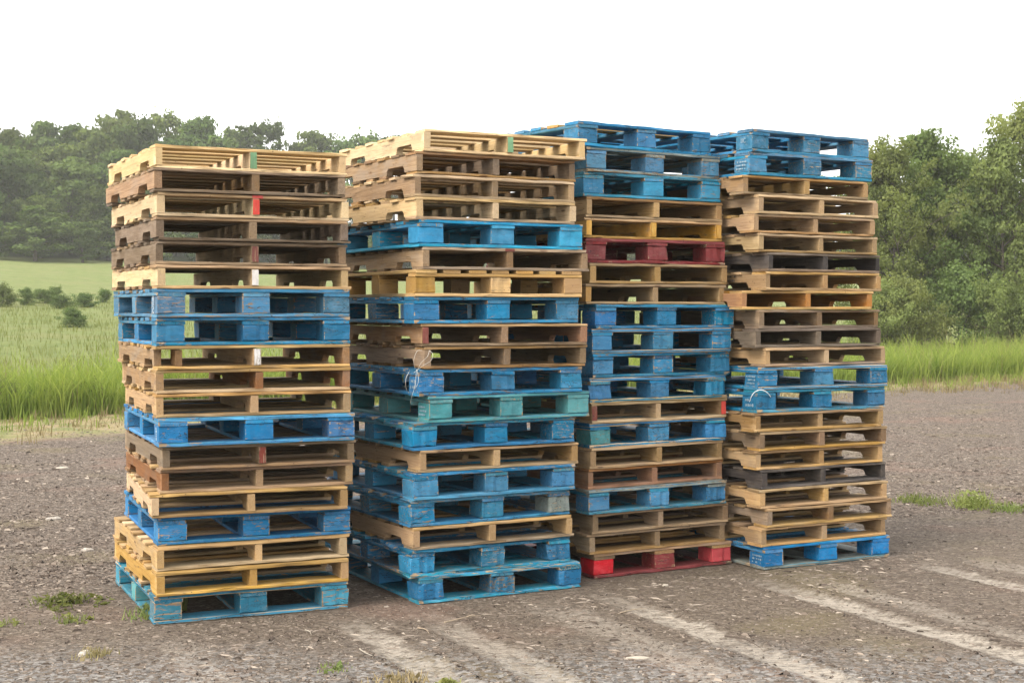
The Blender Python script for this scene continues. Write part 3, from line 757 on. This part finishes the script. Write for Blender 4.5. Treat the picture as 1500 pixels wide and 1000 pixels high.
# ------------------------------------------------------------------ tubes (twine, straps, twigs)
def tube_mesh(paths, rad, mat, sides=5, taper=False):
    V_ = []; F = []
    for pts in paths:
        pts = [Vector(p) for p in pts]
        base = len(V_)
        for i, p in enumerate(pts):
            d = (pts[min(i + 1, len(pts) - 1)] - pts[max(i - 1, 0)]).normalized()
            u = d.orthogonal().normalized(); v = d.cross(u)
            r = rad * ((1 - .75 * i / (len(pts) - 1)) if taper else 1)
            for k in range(sides):
                a = 2 * math.pi * k / sides
                V_.append(tuple(p + (u * math.cos(a) + v * math.sin(a)) * r))
        for i in range(len(pts) - 1):
            for k in range(sides):
                a = base + i * sides + k; c = base + i * sides + (k + 1) % sides
                F.append((a, c, c + sides, a + sides))
        F.append(tuple(base + k for k in reversed(range(sides)))); F.append(tuple(base + (len(pts) - 1) * sides + k for k in range(sides)))
    me = bpy.data.meshes.new('tube'); me.from_pydata(V_, [], F); me.materials.append(mat); me.update()
    return me
def smooth_path(pts, n=6):
    pts = [Vector(p) for p in pts]; o = []
    P_ = [pts[0]] + pts + [pts[-1]]
    for i in range(1, len(P_) - 2):
        for k in range(n):
            t = k / n; a, b_, c, d = P_[i-1], P_[i], P_[i+1], P_[i+2]
            o.append(0.5 * ((2*b_) + (-a + c)*t + (2*a - 5*b_ + 4*c - d)*t*t + (-a + 3*b_ - 3*c + d)*t*t*t))
    o.append(pts[-1]); return o

# twine hanging from the second stack, just in front of the corner
Yt = 7.60
tw = lambda L: smooth_path([at_depth(x, y, Yt + dy) for x, y, dy in L])
paths = [tw([(608, 540, .03), (606, 528, 0), (611, 514, 0), (618, 513, .0)]),
         tw([(612, 541, 0), (617, 531, -.01), (626, 522, -.02), (629, 513, 0)]),
         tw([(629, 513, 0), (634, 519, -.01), (631, 528, -.02), (620, 535, -.02), (611, 542, -.01), (606, 546, -.01)]),
         tw([(610, 541, 0), (609, 555, -.02), (607, 568, -.02), (604, 578, -.02), (601, 590, .0)]),
         tw([(599, 545, .0), (595, 553, -.02), (594, 563, -.02), (596, 572, .0)]),
         tw([(611, 541, 0), (613, 556, -.02), (610, 566, -.02), (608, 558, -.02)])]
me = tube_mesh(paths, .0011, MATS['twine'], 4)
o = obj('twine', me); tag(o, 'tangled white twine hanging from the corner of the second stack', 'twine')
Yt = 8.60
c = [(1098, 588, .0), (1101, 580, -.03), (1107, 573, -.04), (1116, 571, -.04), (1124, 575, -.03), (1129, 581, .0)]
me = tube_mesh([smooth_path([at_depth(x, y, Yt + dy) for x, y, dy in c])], .0026, MATS['strap'], 5)
tag(obj('plastic_strap', me), 'white plastic strap looped on a blue corner block, rightmost stack', 'strap')

# ------------------------------------------------------------------ leaf and blade clouds
def leaf_quads(centers, size, up=0.4, rs=rng, aspect=0.62, out=None):
    """one diamond-shaped leaf per centre"""
    n = len(centers)
    nrm = rs.normal(size=(n, 3))
    if out is None: nrm[:, 2] = np.abs(nrm[:, 2]) + up
    else: nrm = nrm * .42 + out * 1.0; nrm[:, 2] += up
    nrm /= np.linalg.norm(nrm, axis=1)[:, None]
    a = rs.normal(size=(n, 3)); a -= nrm * (a * nrm).sum(1)[:, None]; a /= np.linalg.norm(a, axis=1)[:, None]
    b_ = np.cross(nrm, a)
    s = (size * rs.uniform(0.6, 1.4, n))[:, None]
    v = np.stack([centers - a * s, centers + b_ * s * aspect, centers + a * s, centers - b_ * s * aspect], 1).reshape(-1, 3)
    f = np.arange(4 * n).reshape(n, 4)
    return v, f
def blades(xy, h, w, lean, rs=rng):
    """bent, tapering grass blades: 2 quads + tip drawn as 3 quads with a shared edge (last one degenerate-free)"""
    n = len(xy); z0 = terrain(xy[:, 0], xy[:, 1])
    az = rs.uniform(0, 2 * np.pi, n); dx, dy = np.cos(az), np.sin(az)
    fa = rs.uniform(0, 2 * np.pi, n); wx, wy = np.cos(fa), np.sin(fa)
    V_ = []
    for k, (t, ww, ll) in enumerate(((-.03, 1.0, 0), (.5, .8, .22), (1.0, .12, 1.0))):
        off = lean * ll * h
        cx = xy[:, 0] + dx * off; cy = xy[:, 1] + dy * off; cz = z0 + h * t * (1 - .25 * ll * np.minimum(lean, 1))
        for s in (-.5, .5):
            V_.append(np.stack([cx + wx * w * ww * s, cy + wy * w * ww * s, cz], 1))
    v = np.stack(V_, 1).reshape(-1, 3)
    b0 = (np.arange(n) * 6)[:, None]
    f = np.concatenate([b0 + np.array([0, 1, 3, 2]), b0 + np.array([2, 3, 5, 4])], 0)
    return v, f

# ------------------------------------------------------------------ trees
def make_tree_meshes(seed, H, rad, base, n_leaf, leaf, limbs, mat, trunk_r, clump=0.5, shape=1.0, peak=2.0):
    """tapered trunk with limbs and twigs; leaves gathered in clumps round the twigs"""
    rs = np.random.default_rng(seed)
    paths = []; tips = []; rads = []
    trunk = [np.array([0, 0, -.25])]
    ph = rs.uniform(0, 6.28); wob = H * .022
    for k in range(1, 9):
        t = k / 8
        trunk.append(np.array([wob * math.sin(ph + t * 4) * t, wob * math.cos(ph * 1.3 + t * 3.1) * t, H * .93 * t]))
    paths.append((trunk, trunk_r, trunk_r * .12))
    def on_trunk(t):
        q = t * 8; i = min(int(q), 7); return trunk[i] + (trunk[i + 1] - trunk[i]) * (q - i)
    for li in range(limbs):
        t = base + (1 - base) * ((li + rs.uniform(0, .9)) / limbs) * .97
        p0 = on_trunk(t / .98 if t < .98 else .99)
        s = (t - base) / (1 - base)
        prof = (math.sin(math.pi * min(1, .16 + .84 * s) ** .85) ** .7) * shape + .12 * (1 - s)
        L = rad * prof * rs.uniform(.65, 1.2) + .1
        az = li * 2.399 + rs.uniform(-.5, .5)
        el = .25 + .75 * s + rs.uniform(-.2, .25)
        d = np.array([math.cos(az) * math.cos(el), math.sin(az) * math.cos(el), math.sin(el)])
        pts = [p0]
        for k in range(1, 5):
            d = d + rs.normal(0, .16, 3); d[2] += .05; d /= np.linalg.norm(d)
            pts.append(pts[-1] + d * L / 4)
        r0 = trunk_r * (1 - t) * .55 + trunk_r * .07
        paths.append((pts, r0, r0 * .2))
        nsub = 6
        for k in range(nsub):
            q = pts[1 + k % 4]; q = q + (pts[min(4, 2 + k % 4)] - q) * rs.uniform(0, 1)
            e = rs.normal(0, 1, 3); e[2] = abs(e[2]) * .6; e = e / np.linalg.norm(e) + d * .7
            e /= np.linalg.norm(e); l2 = L * rs.uniform(.22, .48)
            tip = q + e * l2
            paths.append(([q, q + e * l2 * .5 + rs.normal(0, .03, 3), tip], r0 * .3, r0 * .08))
            tips += [tip, q + e * l2 * .55]
        tips.append(pts[-1])
    V_ = []; F = []
    for pts, ra, rb in paths:
        sides = 6 if ra > trunk_r * .5 else 4
        basei = len(V_); n = len(pts)
        for i, p in enumerate(pts):
            dd = pts[min(i + 1, n - 1)] - pts[max(i - 1, 0)]; dd = dd / (np.linalg.norm(dd) + 1e-9)
            u = np.cross(dd, (0.3, 0.9, 0.1)); u /= np.linalg.norm(u) + 1e-9; v = np.cross(dd, u)
            r = ra + (rb - ra) * i / (n - 1)
            if i == 0 and ra == trunk_r: r *= 1.35
            for k in range(sides):
                a = 6.2832 * k / sides; V_.append(p + (u * math.cos(a) + v * math.sin(a)) * r)
        for i in range(n - 1):
            for k in range(sides):
                a = basei + i * sides + k; c = basei + i * sides + (k + 1) % sides
                F.append((a, c, c + sides, a + sides))
    tm = mesh_np('trunk', np.array(V_), np.array(F), MATS['bark'], smooth=True)
    tips = np.array(tips)
    wgt = rs.uniform(.10, 1.0, len(tips)) ** peak
    idx = rs.choice(len(tips), n_leaf, p=wgt / wgt.sum())
    cr = clump * (.45 + .85 * wgt / wgt.max())
    off = rs.normal(0, 1, (n_leaf, 3)); off /= (np.linalg.norm(off, axis=1)[:, None] + 1e-6); off *= (rs.uniform(0, 1, n_leaf) ** .38)[:, None]
    off[:, 2] *= .62
    ctr_ = tips[idx] + off * cr[idx][:, None]
    v, f = leaf_quads(ctr_, leaf, .25, rs, .66, off)
    tone = np.clip(rs.uniform(0, 1, len(tips))[idx] * .6 + rs.uniform(0, .5, n_leaf), 0, 1)
    cm = mesh_np('crown', v, f, MATS[mat], tone)
    top = float(np.percentile(ctr_[:, 2], 99.7))
    return tm, cm, top

def plant_tree(name, protos, k, loc, height, label, cat='tree', group=None, wide=1.0, rz=None):
    tm, cm, top = protos[k % len(protos)]
    o = empty(name, loc, random.uniform(0, 6.28) if rz is None else rz)
    s = height / top
    o.scale = (s * wide, s * wide, s)
    obj('trunk', tm, o); obj('crown', cm, o)
    return tag(o, label, cat, group)

far_p = [make_tree_meshes(100 + k, 12, r, bs, nl, .22, lm, 'leaf_wood', .22, 1.05, sh) for k, (r, bs, nl, lm, sh) in enumerate((
    (4.2, .06, 10000, 24, 1.0), (3.6, .10, 9000, 22, .95), (4.8, .04, 11000, 26, 1.0), (3.0, .08, 8000, 20, .9), (4.4, .16, 8000, 20, 1.0), (3.4, .03, 9500, 24, 1.0)))]
gap_p = [make_tree_meshes(140 + k, 12, 3.6, .38, 3600, .19, 15, 'leaf_wood', .2, .75, 1.0) for k in range(2)]
near_p = [make_tree_meshes(200 + k, 7, r, bs, 19000, .058, lm, 'leaf_near', .10, .36, 1.0, 1.5) for k, (r, bs, lm) in enumerate(((2.1, .17, 32), (2.4, .15, 34), (1.8, .20, 30)))]
bush_p = [make_tree_meshes(250 + k, 3, 1.7, .02, 15000, .055, 30, 'leaf_near', .05, .40, 1.0, 1.6) for k in range(2)]
shrub_p = [make_tree_meshes(300 + k, 1.6, .95, .02, 7000, .05, 26, 'leaf_shrub', .03, .34, 1.0, 1.3) for k in range(3)]

def place_px(px, Y):
    x = (px - 750) / FPX * Y; return Vector((x, Y, float(terrain(x, Y)) - .05))
def height_for(px, ytop, loc):
    return at_depth(px, ytop, loc.y).z - loc.z

# skyline trees of the hillside wood, each at its place in the picture
SKY = [(-30, 190, 150, 'leafy tree at the left end of the hillside wood skyline', 0, 0), (18, 190, 140, 'low round tree of the hillside wood near the left picture edge', 2, 0),
       (66, 180, 150, 'slim tree with pointed top on the hillside wood skyline, far left', 3, 0), (112, 186, 146, 'leafy tree left of the broad tallest tree on the wood skyline', 1, 0),
       (172, 166, 150, 'broad tallest tree on the hillside wood skyline, left', 2, 0), (205, 176, 142, 'rounded tree right beside the broad tallest one on the skyline', 0, 0),
       (252, 166, 152, 'open crowned tree on the skyline above the leftmost stack', 4, 1), (296, 176, 144, 'dense tree on the skyline above the leftmost stack', 5, 0),
       (340, 192, 158, 'low tree on the skyline behind the leftmost stack', 1, 0), (384, 178, 160, 'tall open crowned tree showing over the centre of the leftmost stack', 0, 1),
       (437, 209, 165, 'small far tree in the skyline dip behind the leftmost stack', 3, 0), (466, 194, 165, 'slim airy tree over the right end of the leftmost stack', 1, 1),
       (500, 208, 165, 'low tree in the gap between the first and second stacks', 0, 0), (540, 197, 160, 'airy tree showing between the tops of the first two stacks', 2, 1), (578, 200, 168, 'tree half hidden behind the top of the second stack', 1, 1),
       (1408, 232, 190, 'hazy far tree in the gap between the trees at right', 0, 0), (1432, 240, 185, 'hazy far tree behind the rightmost trees', 2, 0), (1376, 244, 190, 'hazy far tree behind the pair of trees at right', 5, 0)]
G_W = 'trees of the hillside wood'
for k, (px, yt, Y, lab, pk, gp) in enumerate(SKY):
    loc = place_px(px, Y)
    plant_tree('skyline_tree', gap_p if gp else far_p, pk, loc, height_for(px, yt, loc), lab, group=G_W, wide=random.uniform(.85, 1.1))
# the mass of the wood below the skyline
k = 0
rw = random.Random(5); cnt = {}
for row, (dt, hlo, hhi) in enumerate(((99, 2.5, 4.5), (101.5, 5, 8.5), (107, 8, 11), (114, 9, 12), (123, 10, 12.5))):
    s = -150.0
    while s < 175:
        s += rw.uniform(3.6, 5.4) * (0.75 if row == 0 else 1)
        t = dt + rw.uniform(-2, 2)
        # yard frame back to world: n=(NX,NY), along=(NY,-NX)
        x = (t + NC) * NX + s * NY; y = (t + NC) * NY - s * NX
        if y < 40: continue
        px = 750 + FPX * x / y
        if not (-70 < px < 1560): continue
        if (row > 2 and 240 < px < 1270) or (row == 2 and 420 < px < 1270) or (row in (0, 3, 4) and px >= 1290): continue
        z = float(terrain(x, y)) - .05
        hh = rw.uniform(hlo, hhi)
        # keep below the measured skyline
        ylim = np.interp(px, [-70, 0, 60, 160, 250, 330, 430, 560, 640, 1260, 1300, 1560], [195, 200, 200, 190, 190, 200, 222, 222, 250, 250, 240, 250])
        hmax = CAMH + (450 - ylim) / FPX * y - z
        hh = min(hh, hmax * rw.uniform(.86, 1.0))
        if hh < 2: continue
        KIND_ROW = ('bushy small tree at the front edge of the hillside wood', 'tree in the front rank of the hillside wood', 'tree in the middle of the hillside wood', 'tree high in the hillside wood', 'tree at the top of the hillside wood')
        if -20 < px < 168:
            cnt[row] = cnt.get(row, 0) + 1
            lab = KIND_ROW[row] + ', ' + ('first', 'second', 'third', 'fourth', 'fifth', 'sixth', 'seventh', 'eighth', 'ninth')[min(8, cnt[row] - 1)] + ' from left'
        elif px >= 1290: lab = KIND_ROW[row] + ' glimpsed between the right trees'
        elif px > 0: lab = KIND_ROW[row] + ' glimpsed through the stacks'
        else: lab = KIND_ROW[row] + ' at the left picture edge'
        plant_tree('wood_tree', far_p, rw.randrange(6), (x, y, z), hh, lab, group=G_W, wide=rw.uniform(1.0, 1.45) * (1.5 if row == 0 else 1))
        k += 1

# nearer trees at the right, beyond the tall grass
RT = [(1268, 222, 46, 'tree rising just behind the right side of the rightmost stack', 0, .95), (1306, 204, 45, 'leafy tree nearest the rightmost stack', 1, .85), (1348, 194, 47, 'tallest rounded tree left of the hazy gap in the trees at right', 2, 1.0),
      (1382, 216, 48, 'slim tree at the left side of the hazy gap', 0, .75), (1436, 224, 47, 'slim tree right of the hazy gap in the trees at right', 1, .75), (1470, 205, 46, 'leafy tree near the right picture edge', 2, .85), (1506, 142, 47, 'tallest tree, cut off by the right picture edge', 0, .75),
      (1404, 385, 44, 'low bush filling the foot of the gap at right', 1, 1.0), (1330, 400, 43, 'low bush in front of the rounded trees at right', 0, .9), (1462, 405, 43, 'low bush under the rightmost trees', 0, .8), (1290, 410, 43, 'low bush beside the rightmost stack edge', 1, .9), (1520, 395, 43, 'low bush under the tallest tree at the right edge', 1, .9)]
for k, (px, yt, Y, lab, pk, wd) in enumerate(RT):
    loc = place_px(px, Y)
    low = 'low bush' in lab
    plant_tree('bush' if low else 'young_tree', bush_p if low else near_p, pk, loc, height_for(px, yt, loc), lab, 'bush' if low else 'tree', group='trees beyond the tall grass at right', wide=wd, rz=k * 1.3)

# shrubs out in the meadow at left
SH = [(4, 418, 62, 'large rounded shrub at the left picture edge in the meadow', 1.2), (40, 424, 64, 'rounded dark shrub in the meadow, second from left', 1.0), (82, 421, 68, 'upright shrub in the meadow row, third from left', .8),
      (90, 440, 62, 'low spreading shrub in front of the upright meadow shrub', 1.6), (124, 433, 64, 'wide shrub in the meadow left of the leftmost stack', 1.5), (152, 425, 68, 'shrub in the meadow touching the leftmost stack edge', 1.1),
      (107, 452, 50, 'small shrub standing alone nearest in the meadow', 1.2), (66, 437, 66, 'low shrub between the two dark meadow shrubs', 1.8)]
for k, (px, yt, Y, lab, wd) in enumerate(SH):
    loc = place_px(px, Y)
    plant_tree('shrub', shrub_p, k, loc, max(.7, height_for(px, yt, loc) * 1.12), lab, 'shrub', 'shrubs in the meadow', wide=wd * 1.05)

WD = [(8, 560, 20.9, .62, 'leafy green weed at the left end of the tall grass'), (46, 556, 21.3, .50, 'leafy weed in the tall grass, second from the left picture edge'), (128, 560, 21.6, .55, 'leafy weed in the tall grass close to the leftmost stack'), (1392, 0, 33.0, .6, 'leafy weed in the tall grass at right')]
for k, (px, _, Y, hh, lab) in enumerate(WD):
    plant_tree('leafy_weed', shrub_p, k, place_px(px, Y), hh, lab, 'weed', 'leafy weeds in the tall grass', wide=.9)

# ------------------------------------------------------------------ grass
def along(t, s): return np.stack([(t + NC) * NX + s * NY, (t + NC) * NY - s * NX], 1)
def grass(name, n, t0, t1, s0, s1, h0, h1, w, lean, mat, label, clumpy=0.5, tpow=1.0, keep=None, spread=1.0):
    per = 14; nt_ = n // per
    t = t0 + (t1 - t0) * rng.uniform(0, 1, nt_) ** tpow; s = rng.uniform(s0, s1, nt_)
    tuft_h = np.repeat(rng.uniform(.55, 1.25, nt_), per); tuft_c = np.repeat(rng.uniform(0, 1, nt_), per)
    xy = np.repeat(along(t, s), per, 0) + rng.normal(0, .07 * spread, (nt_ * per, 2))
    cl = vnoise(xy[:, 0], xy[:, 1], 2.3, 4) * .5 + vnoise(xy[:, 0], xy[:, 1], .8, 9) * .5
    m_ = rng.uniform(-1, 1, len(xy)) < cl + 1.2 - clumpy
    xy = xy[m_]; cl = cl[m_]; tuft_h = tuft_h[m_]; tuft_c = tuft_c[m_]
    h = rng.uniform(h0, h1, len(xy)) * (1 + .30 * cl) * tuft_h
    v, f = blades(xy, h, w * rng.uniform(.6, 1.3, len(xy)), rng.uniform(.05, lean, len(xy)))
    tn = np.clip(tuft_c * .6 + rng.uniform(0, .4, len(xy)) + .15 * cl, 0, 1)
    o = obj(name, mesh_np(name, v, f, MATS[mat], np.concatenate([tn, tn])))
    return tag(o, label, 'grass', kind='stuff')
grass('tall_grass', 100000, -.2, 4.0, -3, 42, .36, .84, .019, .75, 'grass_blade', 'tall green grass along the edge of the yard', .5, 1.6)
grass('meadow_grass', 60000, 3.5, 50, 0, 62, .10, .26, .020, .5, 'grass_meadow', 'pale green meadow grass beyond the tall grass', .3, 1.5, spread=9.0)
grass('dry_stalks', 5000, -.1, 3.5, -3, 42, .6, 1.05, .008, .35, 'grass_dry', 'thin dry stalks standing in the tall grass', .5, 1.3, spread=2.5)
grass('dry_grass', 26000, -4.2, .2, -3, 42, .04, .20, .012, .9, 'grass_dry', 'short dry grass between gravel and tall grass', .9, .55)
grass('short_grass', 16000, -2.6, .4, -3, 42, .05, .26, .014, .8, 'grass_blade', 'short green grass at the foot of the tall grass', 1.1, .6)

# ------------------------------------------------------------------ wood chips and grit on the yard
n = 230000
Yc = 1.0 / rng.uniform(1 / 22.0, 1 / 5.4, n)                     # denser close by, thinning with distance
xc = rng.uniform(-.47, .47, n) * Yc
t_ = tcoord(xc, Yc)
keep = (t_ < -1.5 + rng.normal(0, 1.2, n))
u_ = xc * .8988 + Yc * .4384; v_ = -xc * .4384 + Yc * .8988
for u0 in (2.43, 2.84, 3.93, 4.95, 6.18): keep &= ~((np.abs(u_ - u0) < .11) & (v_ < 6.8) & (rng.uniform(0, 1, n) < .75))
far_ = v_ > 8.4
keep &= far_ | (rng.uniform(0, 1, n) < .55)
for si in range(4):                                               # none inside the lowest pallets
    X, Y, z, h, a = FIT[si][-1]; a = R(a + YAW[si])
    lx = (xc - X * FAR[si]) * math.cos(a) + (Yc - Y * FAR[si]) * math.sin(a); ly = -(xc - X * FAR[si]) * math.sin(a) + (Yc - Y * FAR[si]) * math.cos(a)
    keep &= ~((lx > -.03) & (lx < W + .03) & (ly > -.03) & (ly < D + .03))
xc, Yc, far_ = xc[keep], Yc[keep], far_[keep]; n = len(xc)
L = rng.lognormal(math.log(.0085), .5, n) * np.where(far_, 1.35, .85); L = np.clip(L, .003, .04)
Wd = L * rng.uniform(.15, .6, n); Hh = L * rng.uniform(.12, .5, n)
az = rng.uniform(0, 6.28, n); ca, sa = np.cos(az), np.sin(az)
zc = terrain(xc, Yc)
def corner(a, b_, c):
    return np.stack([xc + ca * a * L - sa * b_ * Wd, Yc + sa * a * L + ca * b_ * Wd, zc + c * Hh - .001], 1)
rj = lambda: rng.uniform(.6, 1.1, n)
cv = np.stack([corner(-rj(), -rj() * .6, -.1), corner(rj(), -rj() * .7, -.1), corner(rj() * .8, rj() * .8, -.1), corner(-rj() * .9, rj() * .7, -.1),
               corner(-rj() * .5, rng.uniform(-.4, .4, n), rj()), corner(rj() * .5, rng.uniform(-.4, .4, n), rj())], 1).reshape(-1, 3)
c0 = (np.arange(n) * 6)[:, None]
cf = np.concatenate([c0 + np.array(q) for q in ((0, 1, 5, 4), (2, 3, 4, 5))], 0)
tone = np.clip(rng.beta(1.3, 1.5, n) + .12 * (rng.uniform(0, 1, n) < .02) * 4, 0, 1)
me = mesh_np('wood_chips', cv, cf, MATS['chips'], np.concatenate([tone, tone]))
tag(obj('wood_chips', me), 'wood chips and grit strewn over the yard', 'wood chips', kind='stuff')

ns = 700
us = rng.uniform(1.4, 6.4, ns); vs = 6.95 - np.abs(rng.normal(0, .45, ns)) + .12 * (us - 3.5)
xs_ = us * .8988 - vs * .4384; ys_ = us * .4384 + vs * .8988; zs_ = terrain(xs_, ys_)
sl = rng.uniform(.008, .05, ns); sw = rng.uniform(.0012, .004, ns); sa_ = rng.uniform(0, 6.28, ns)
dx_, dy_ = np.cos(sa_) * sl, np.sin(sa_) * sl; ex_, ey_ = -np.sin(sa_) * sw, np.cos(sa_) * sw
sv = np.stack([np.stack([xs_ - dx_ - ex_, ys_ - dy_ - ey_, zs_], 1), np.stack([xs_ + dx_, ys_ + dy_, zs_ + .001], 1), np.stack([xs_ + dx_ * .4 + ex_, ys_ + dy_ * .4 + ey_, zs_], 1),
               np.stack([xs_ - dx_ * .2, ys_ - dy_ * .2, zs_ + rng.uniform(.003, .009, ns)], 1)], 1).reshape(-1, 3)
s0_ = (np.arange(ns) * 4)[:, None]
sf = np.concatenate([s0_ + np.array(q) for q in ((0, 1, 3), (1, 2, 3), (2, 0, 3))], 0)
st_ = np.clip(rng.uniform(.45, 1.05, ns), 0, 1)
tag(obj('wood_splinters', mesh_np('wood_splinters', sv, sf, MATS['chips'], np.tile(st_, 3))), 'thin wood splinters strewn in front of the stacks', 'splinters', kind='stuff')

# ------------------------------------------------------------------ weeds, twigs, stones in the yard
def weed(px, py, spread, h, n, label, grassy=0.3, mat='leaf_weed', name='weed'):
    g = ground_pt(px, py); rs = np.random.default_rng(int(px * 7 + py))
    z = float(terrain(g.x, g.y)); o = empty(name, (g.x, g.y, z))
    nl = int(n * (1 - grassy))
    r = spread * np.sqrt(rs.uniform(0, 1, nl)); a = rs.uniform(0, 6.28, nl)
    stems = rs.normal(0, spread * .45, (max(4, nl // 14), 2))
    c_ = stems[rs.integers(0, len(stems), nl)] + rs.normal(0, spread * .16, (nl, 2))
    zz = rs.uniform(.005, 1, nl) ** 1.3 * h * np.clip(1.15 - np.hypot(c_[:, 0], c_[:, 1]) / (spread * 1.8), .2, 1)
    v, f = leaf_quads(np.column_stack([c_, zz]), .017, .8, rs, .5)
    obj('leaves', mesh_np('leaves', v, f, MATS[mat], rs.uniform(0, 1, nl)), o)['kind'] = 'stuff'
    ng = int(n * grassy) + 8
    xy = rs.normal(0, spread * .5, (ng, 2)); hh = rs.uniform(.3, 1.1, ng) * h
    az_ = rs.uniform(0, 6.28, ng); ln = rs.uniform(.1, .8, ng) * hh; w_ = .0035
    V_ = np.stack([np.column_stack([xy[:, 0] - w_, xy[:, 1], np.zeros(ng) - .004]), np.column_stack([xy[:, 0] + w_, xy[:, 1], np.zeros(ng) - .004]),
                   np.column_stack([xy[:, 0] + np.cos(az_) * ln + .0006, xy[:, 1] + np.sin(az_) * ln, hh]), np.column_stack([xy[:, 0] + np.cos(az_) * ln - .0006, xy[:, 1] + np.sin(az_) * ln, hh])], 1).reshape(-1, 3)
    obj('stems', mesh_np('stems', V_, np.arange(4 * ng).reshape(ng, 4), MATS[mat], rs.uniform(0, 1, ng)), o)['kind'] = 'stuff'
    return tag(o, label, 'weed', 'weeds growing in the yard')
weed(95, 882, .17, .05, 330, 'leafy green weed patch on the chips left of the leftmost stack', .15)
weed(104, 908, .08, .045, 80, 'small grassy weed in front of the leafy patch at left', .5)
weed(212, 902, .10, .06, 150, 'weed growing against the corner of the leftmost stack', .4)
weed(262, 893, .035, .14, 60, 'thin weed climbing the side of the leftmost bottom pallet', .4)
weed(1424, 740, .17, .13, 520, 'bushy green weed clump on the gravel at the right', .35)
weed(1345, 735, .22, .07, 260, 'low sparse grass clump right of the rightmost stack', .8)
weed(1480, 745, .15, .07, 200, 'low grass tuft at the right picture edge', .7)
weed(490, 978, .09, .022, 50, 'small green weed at the bottom, below the leftmost stack', .6)
weed(654, 998, .05, .03, 70, 'small bright weed at the bottom picture edge', .3)
weed(590, 997, .11, .035, 160, 'dry straw tuft at the bottom picture edge', .9, 'grass_dry', 'straw_tuft')
weed(10, 915, .09, .03, 60, 'small weed at the left picture edge on the chips', .5)
weed(140, 958, .08, .04, 90, 'dry tuft beside the pale stone at lower left', .9, 'grass_dry', 'straw_tuft')

def twig(p, q, rad, mat, label, bend=.02, fork=False):
    a, c = ground_pt(*p), ground_pt(*q)
    md = (a + c) / 2 + Vector((bend, bend, rad * 1.5))
    for w_ in (a, c, md): w_.z += rad + .004
    paths = [smooth_path([a, md, c], 4)]
    if fork: paths.append(smooth_path([md, md + (c - a) * .25 + Vector((-.02, -.03, .008)), md + (c - a) * .42 + Vector((-.03, -.05, 0))], 3))
    return tag(obj('twig', tube_mesh(paths, rad, MATS[mat], 5, True)), label, 'twig', 'twigs lying on the yard')
twig((651, 913), (705, 903), .004, 'twig', 'forked pale twig below the second stack', .02, True)
twig((612, 921), (629, 930), .0035, 'twig', 'short pale twig left of the forked twig', .01)
twig((527, 952), (547, 963), .0035, 'flake', 'whitish twig at lower centre left', -.01)
twig((447, 924), (456, 931), .003, 'flake', 'tiny whitish twig below the leftmost stack', .005)
twig((908, 899), (947, 893), .004, 'twig', 'straight pale twig in front of the third stack', .008)
twig((1062, 934), (1114, 951), .006, 'dark_twig', 'dark twig between the wheel tracks at lower right', .015)
def flake_obj(name, px, py, l, w, h, mat, label, cat, rz=0.0, seed=0):
    g = ground_pt(px, py); r = random.Random(seed or int(px))
    n_ = 11; V_ = []; F = []
    for lev, (sc, zz) in enumerate(((1.0, -.002), (1.0, h * .45), (.62, h))):
        for k in range(n_):
            a = 6.2832 * k / n_; q = sc * (random.Random(int(px) * 31 + k).uniform(.62, 1.1))
            V_.append((math.cos(a) * l * q, math.sin(a) * w * q, zz * r.uniform(.8, 1.15)))
    for lev in range(2):
        for k in range(n_): F.append((lev*n_+k, lev*n_+(k+1) % n_, (lev+1)*n_+(k+1) % n_, (lev+1)*n_+k))
    F.append(tuple(2*n_+k for k in range(n_)))
    me = bpy.data.meshes.new(name); me.from_pydata(V_, [], F); me.materials.append(MATS[mat]); me.update()
    o = obj(name, me, None, (g.x, g.y, float(terrain(g.x, g.y)) + .001), rz)
    return tag(o, label, cat)
flake_obj('bark_flake', 935, 962, .058, .028, .006, 'flake', 'pale torn flake of bark lying at the bottom centre', 'flake', .1)
flake_obj('stone', 124, 958, .035, .025, .022, 'stone', 'pale stone at the lower left beside a dry tuft', 'stone', .4)
flake_obj('stone', 817, 943, .02, .014, .010, 'dark_twig', 'flat dark stone at the lower centre', 'stone')
flake_obj('stone', 975, 857, .02, .012, .010, 'flake', 'pale pebble just in front of the red pallet', 'stone')
flake_obj('wood_scrap', 90, 685, .09, .04, .02, 'flake', 'pale wood scrap far out on the chips at left', 'wood scrap', .5)
flake_obj('wood_scrap', 78, 763, .06, .03, .02, 'stone', 'greyish wood scrap on the chips at left', 'wood scrap', .2)
flake_obj('wood_scrap', 128, 806, .055, .02, .018, 'stone', 'long wood scrap on the chips above the leafy weed', 'wood scrap', .1)

# ------------------------------------------------------------------ haze over the valley
HZ = np.array([(-320, -62, -1.2), (320, -62, -1.2), (320, 430, -1.2), (-320, 430, -1.2), (-320, -62, 48), (320, -62, 48), (320, 430, 48), (-320, 430, 48)], float)
me = bpy.data.meshes.new('haze')
me.from_pydata(HZ.tolist(), [], [(0, 3, 2, 1), (4, 5, 6, 7), (0, 1, 5, 4), (1, 2, 6, 5), (2, 3, 7, 6), (3, 0, 4, 7)])
m, nt, out = new_mat('haze'); b = NB(nt)
pv = b.n('ShaderNodeVolumePrincipled'); pv.inputs['Color'].default_value = (0.98, 0.99, 0.97, 1); pv.inputs['Density'].default_value = 0.00055
pv.inputs['Anisotropy'].default_value = 0.2
b.l(pv.outputs[0], out.inputs['Volume']); me.materials.append(m)
tag(obj('haze', me), 'thin pale haze over the meadow and wood', 'haze', kind='stuff')
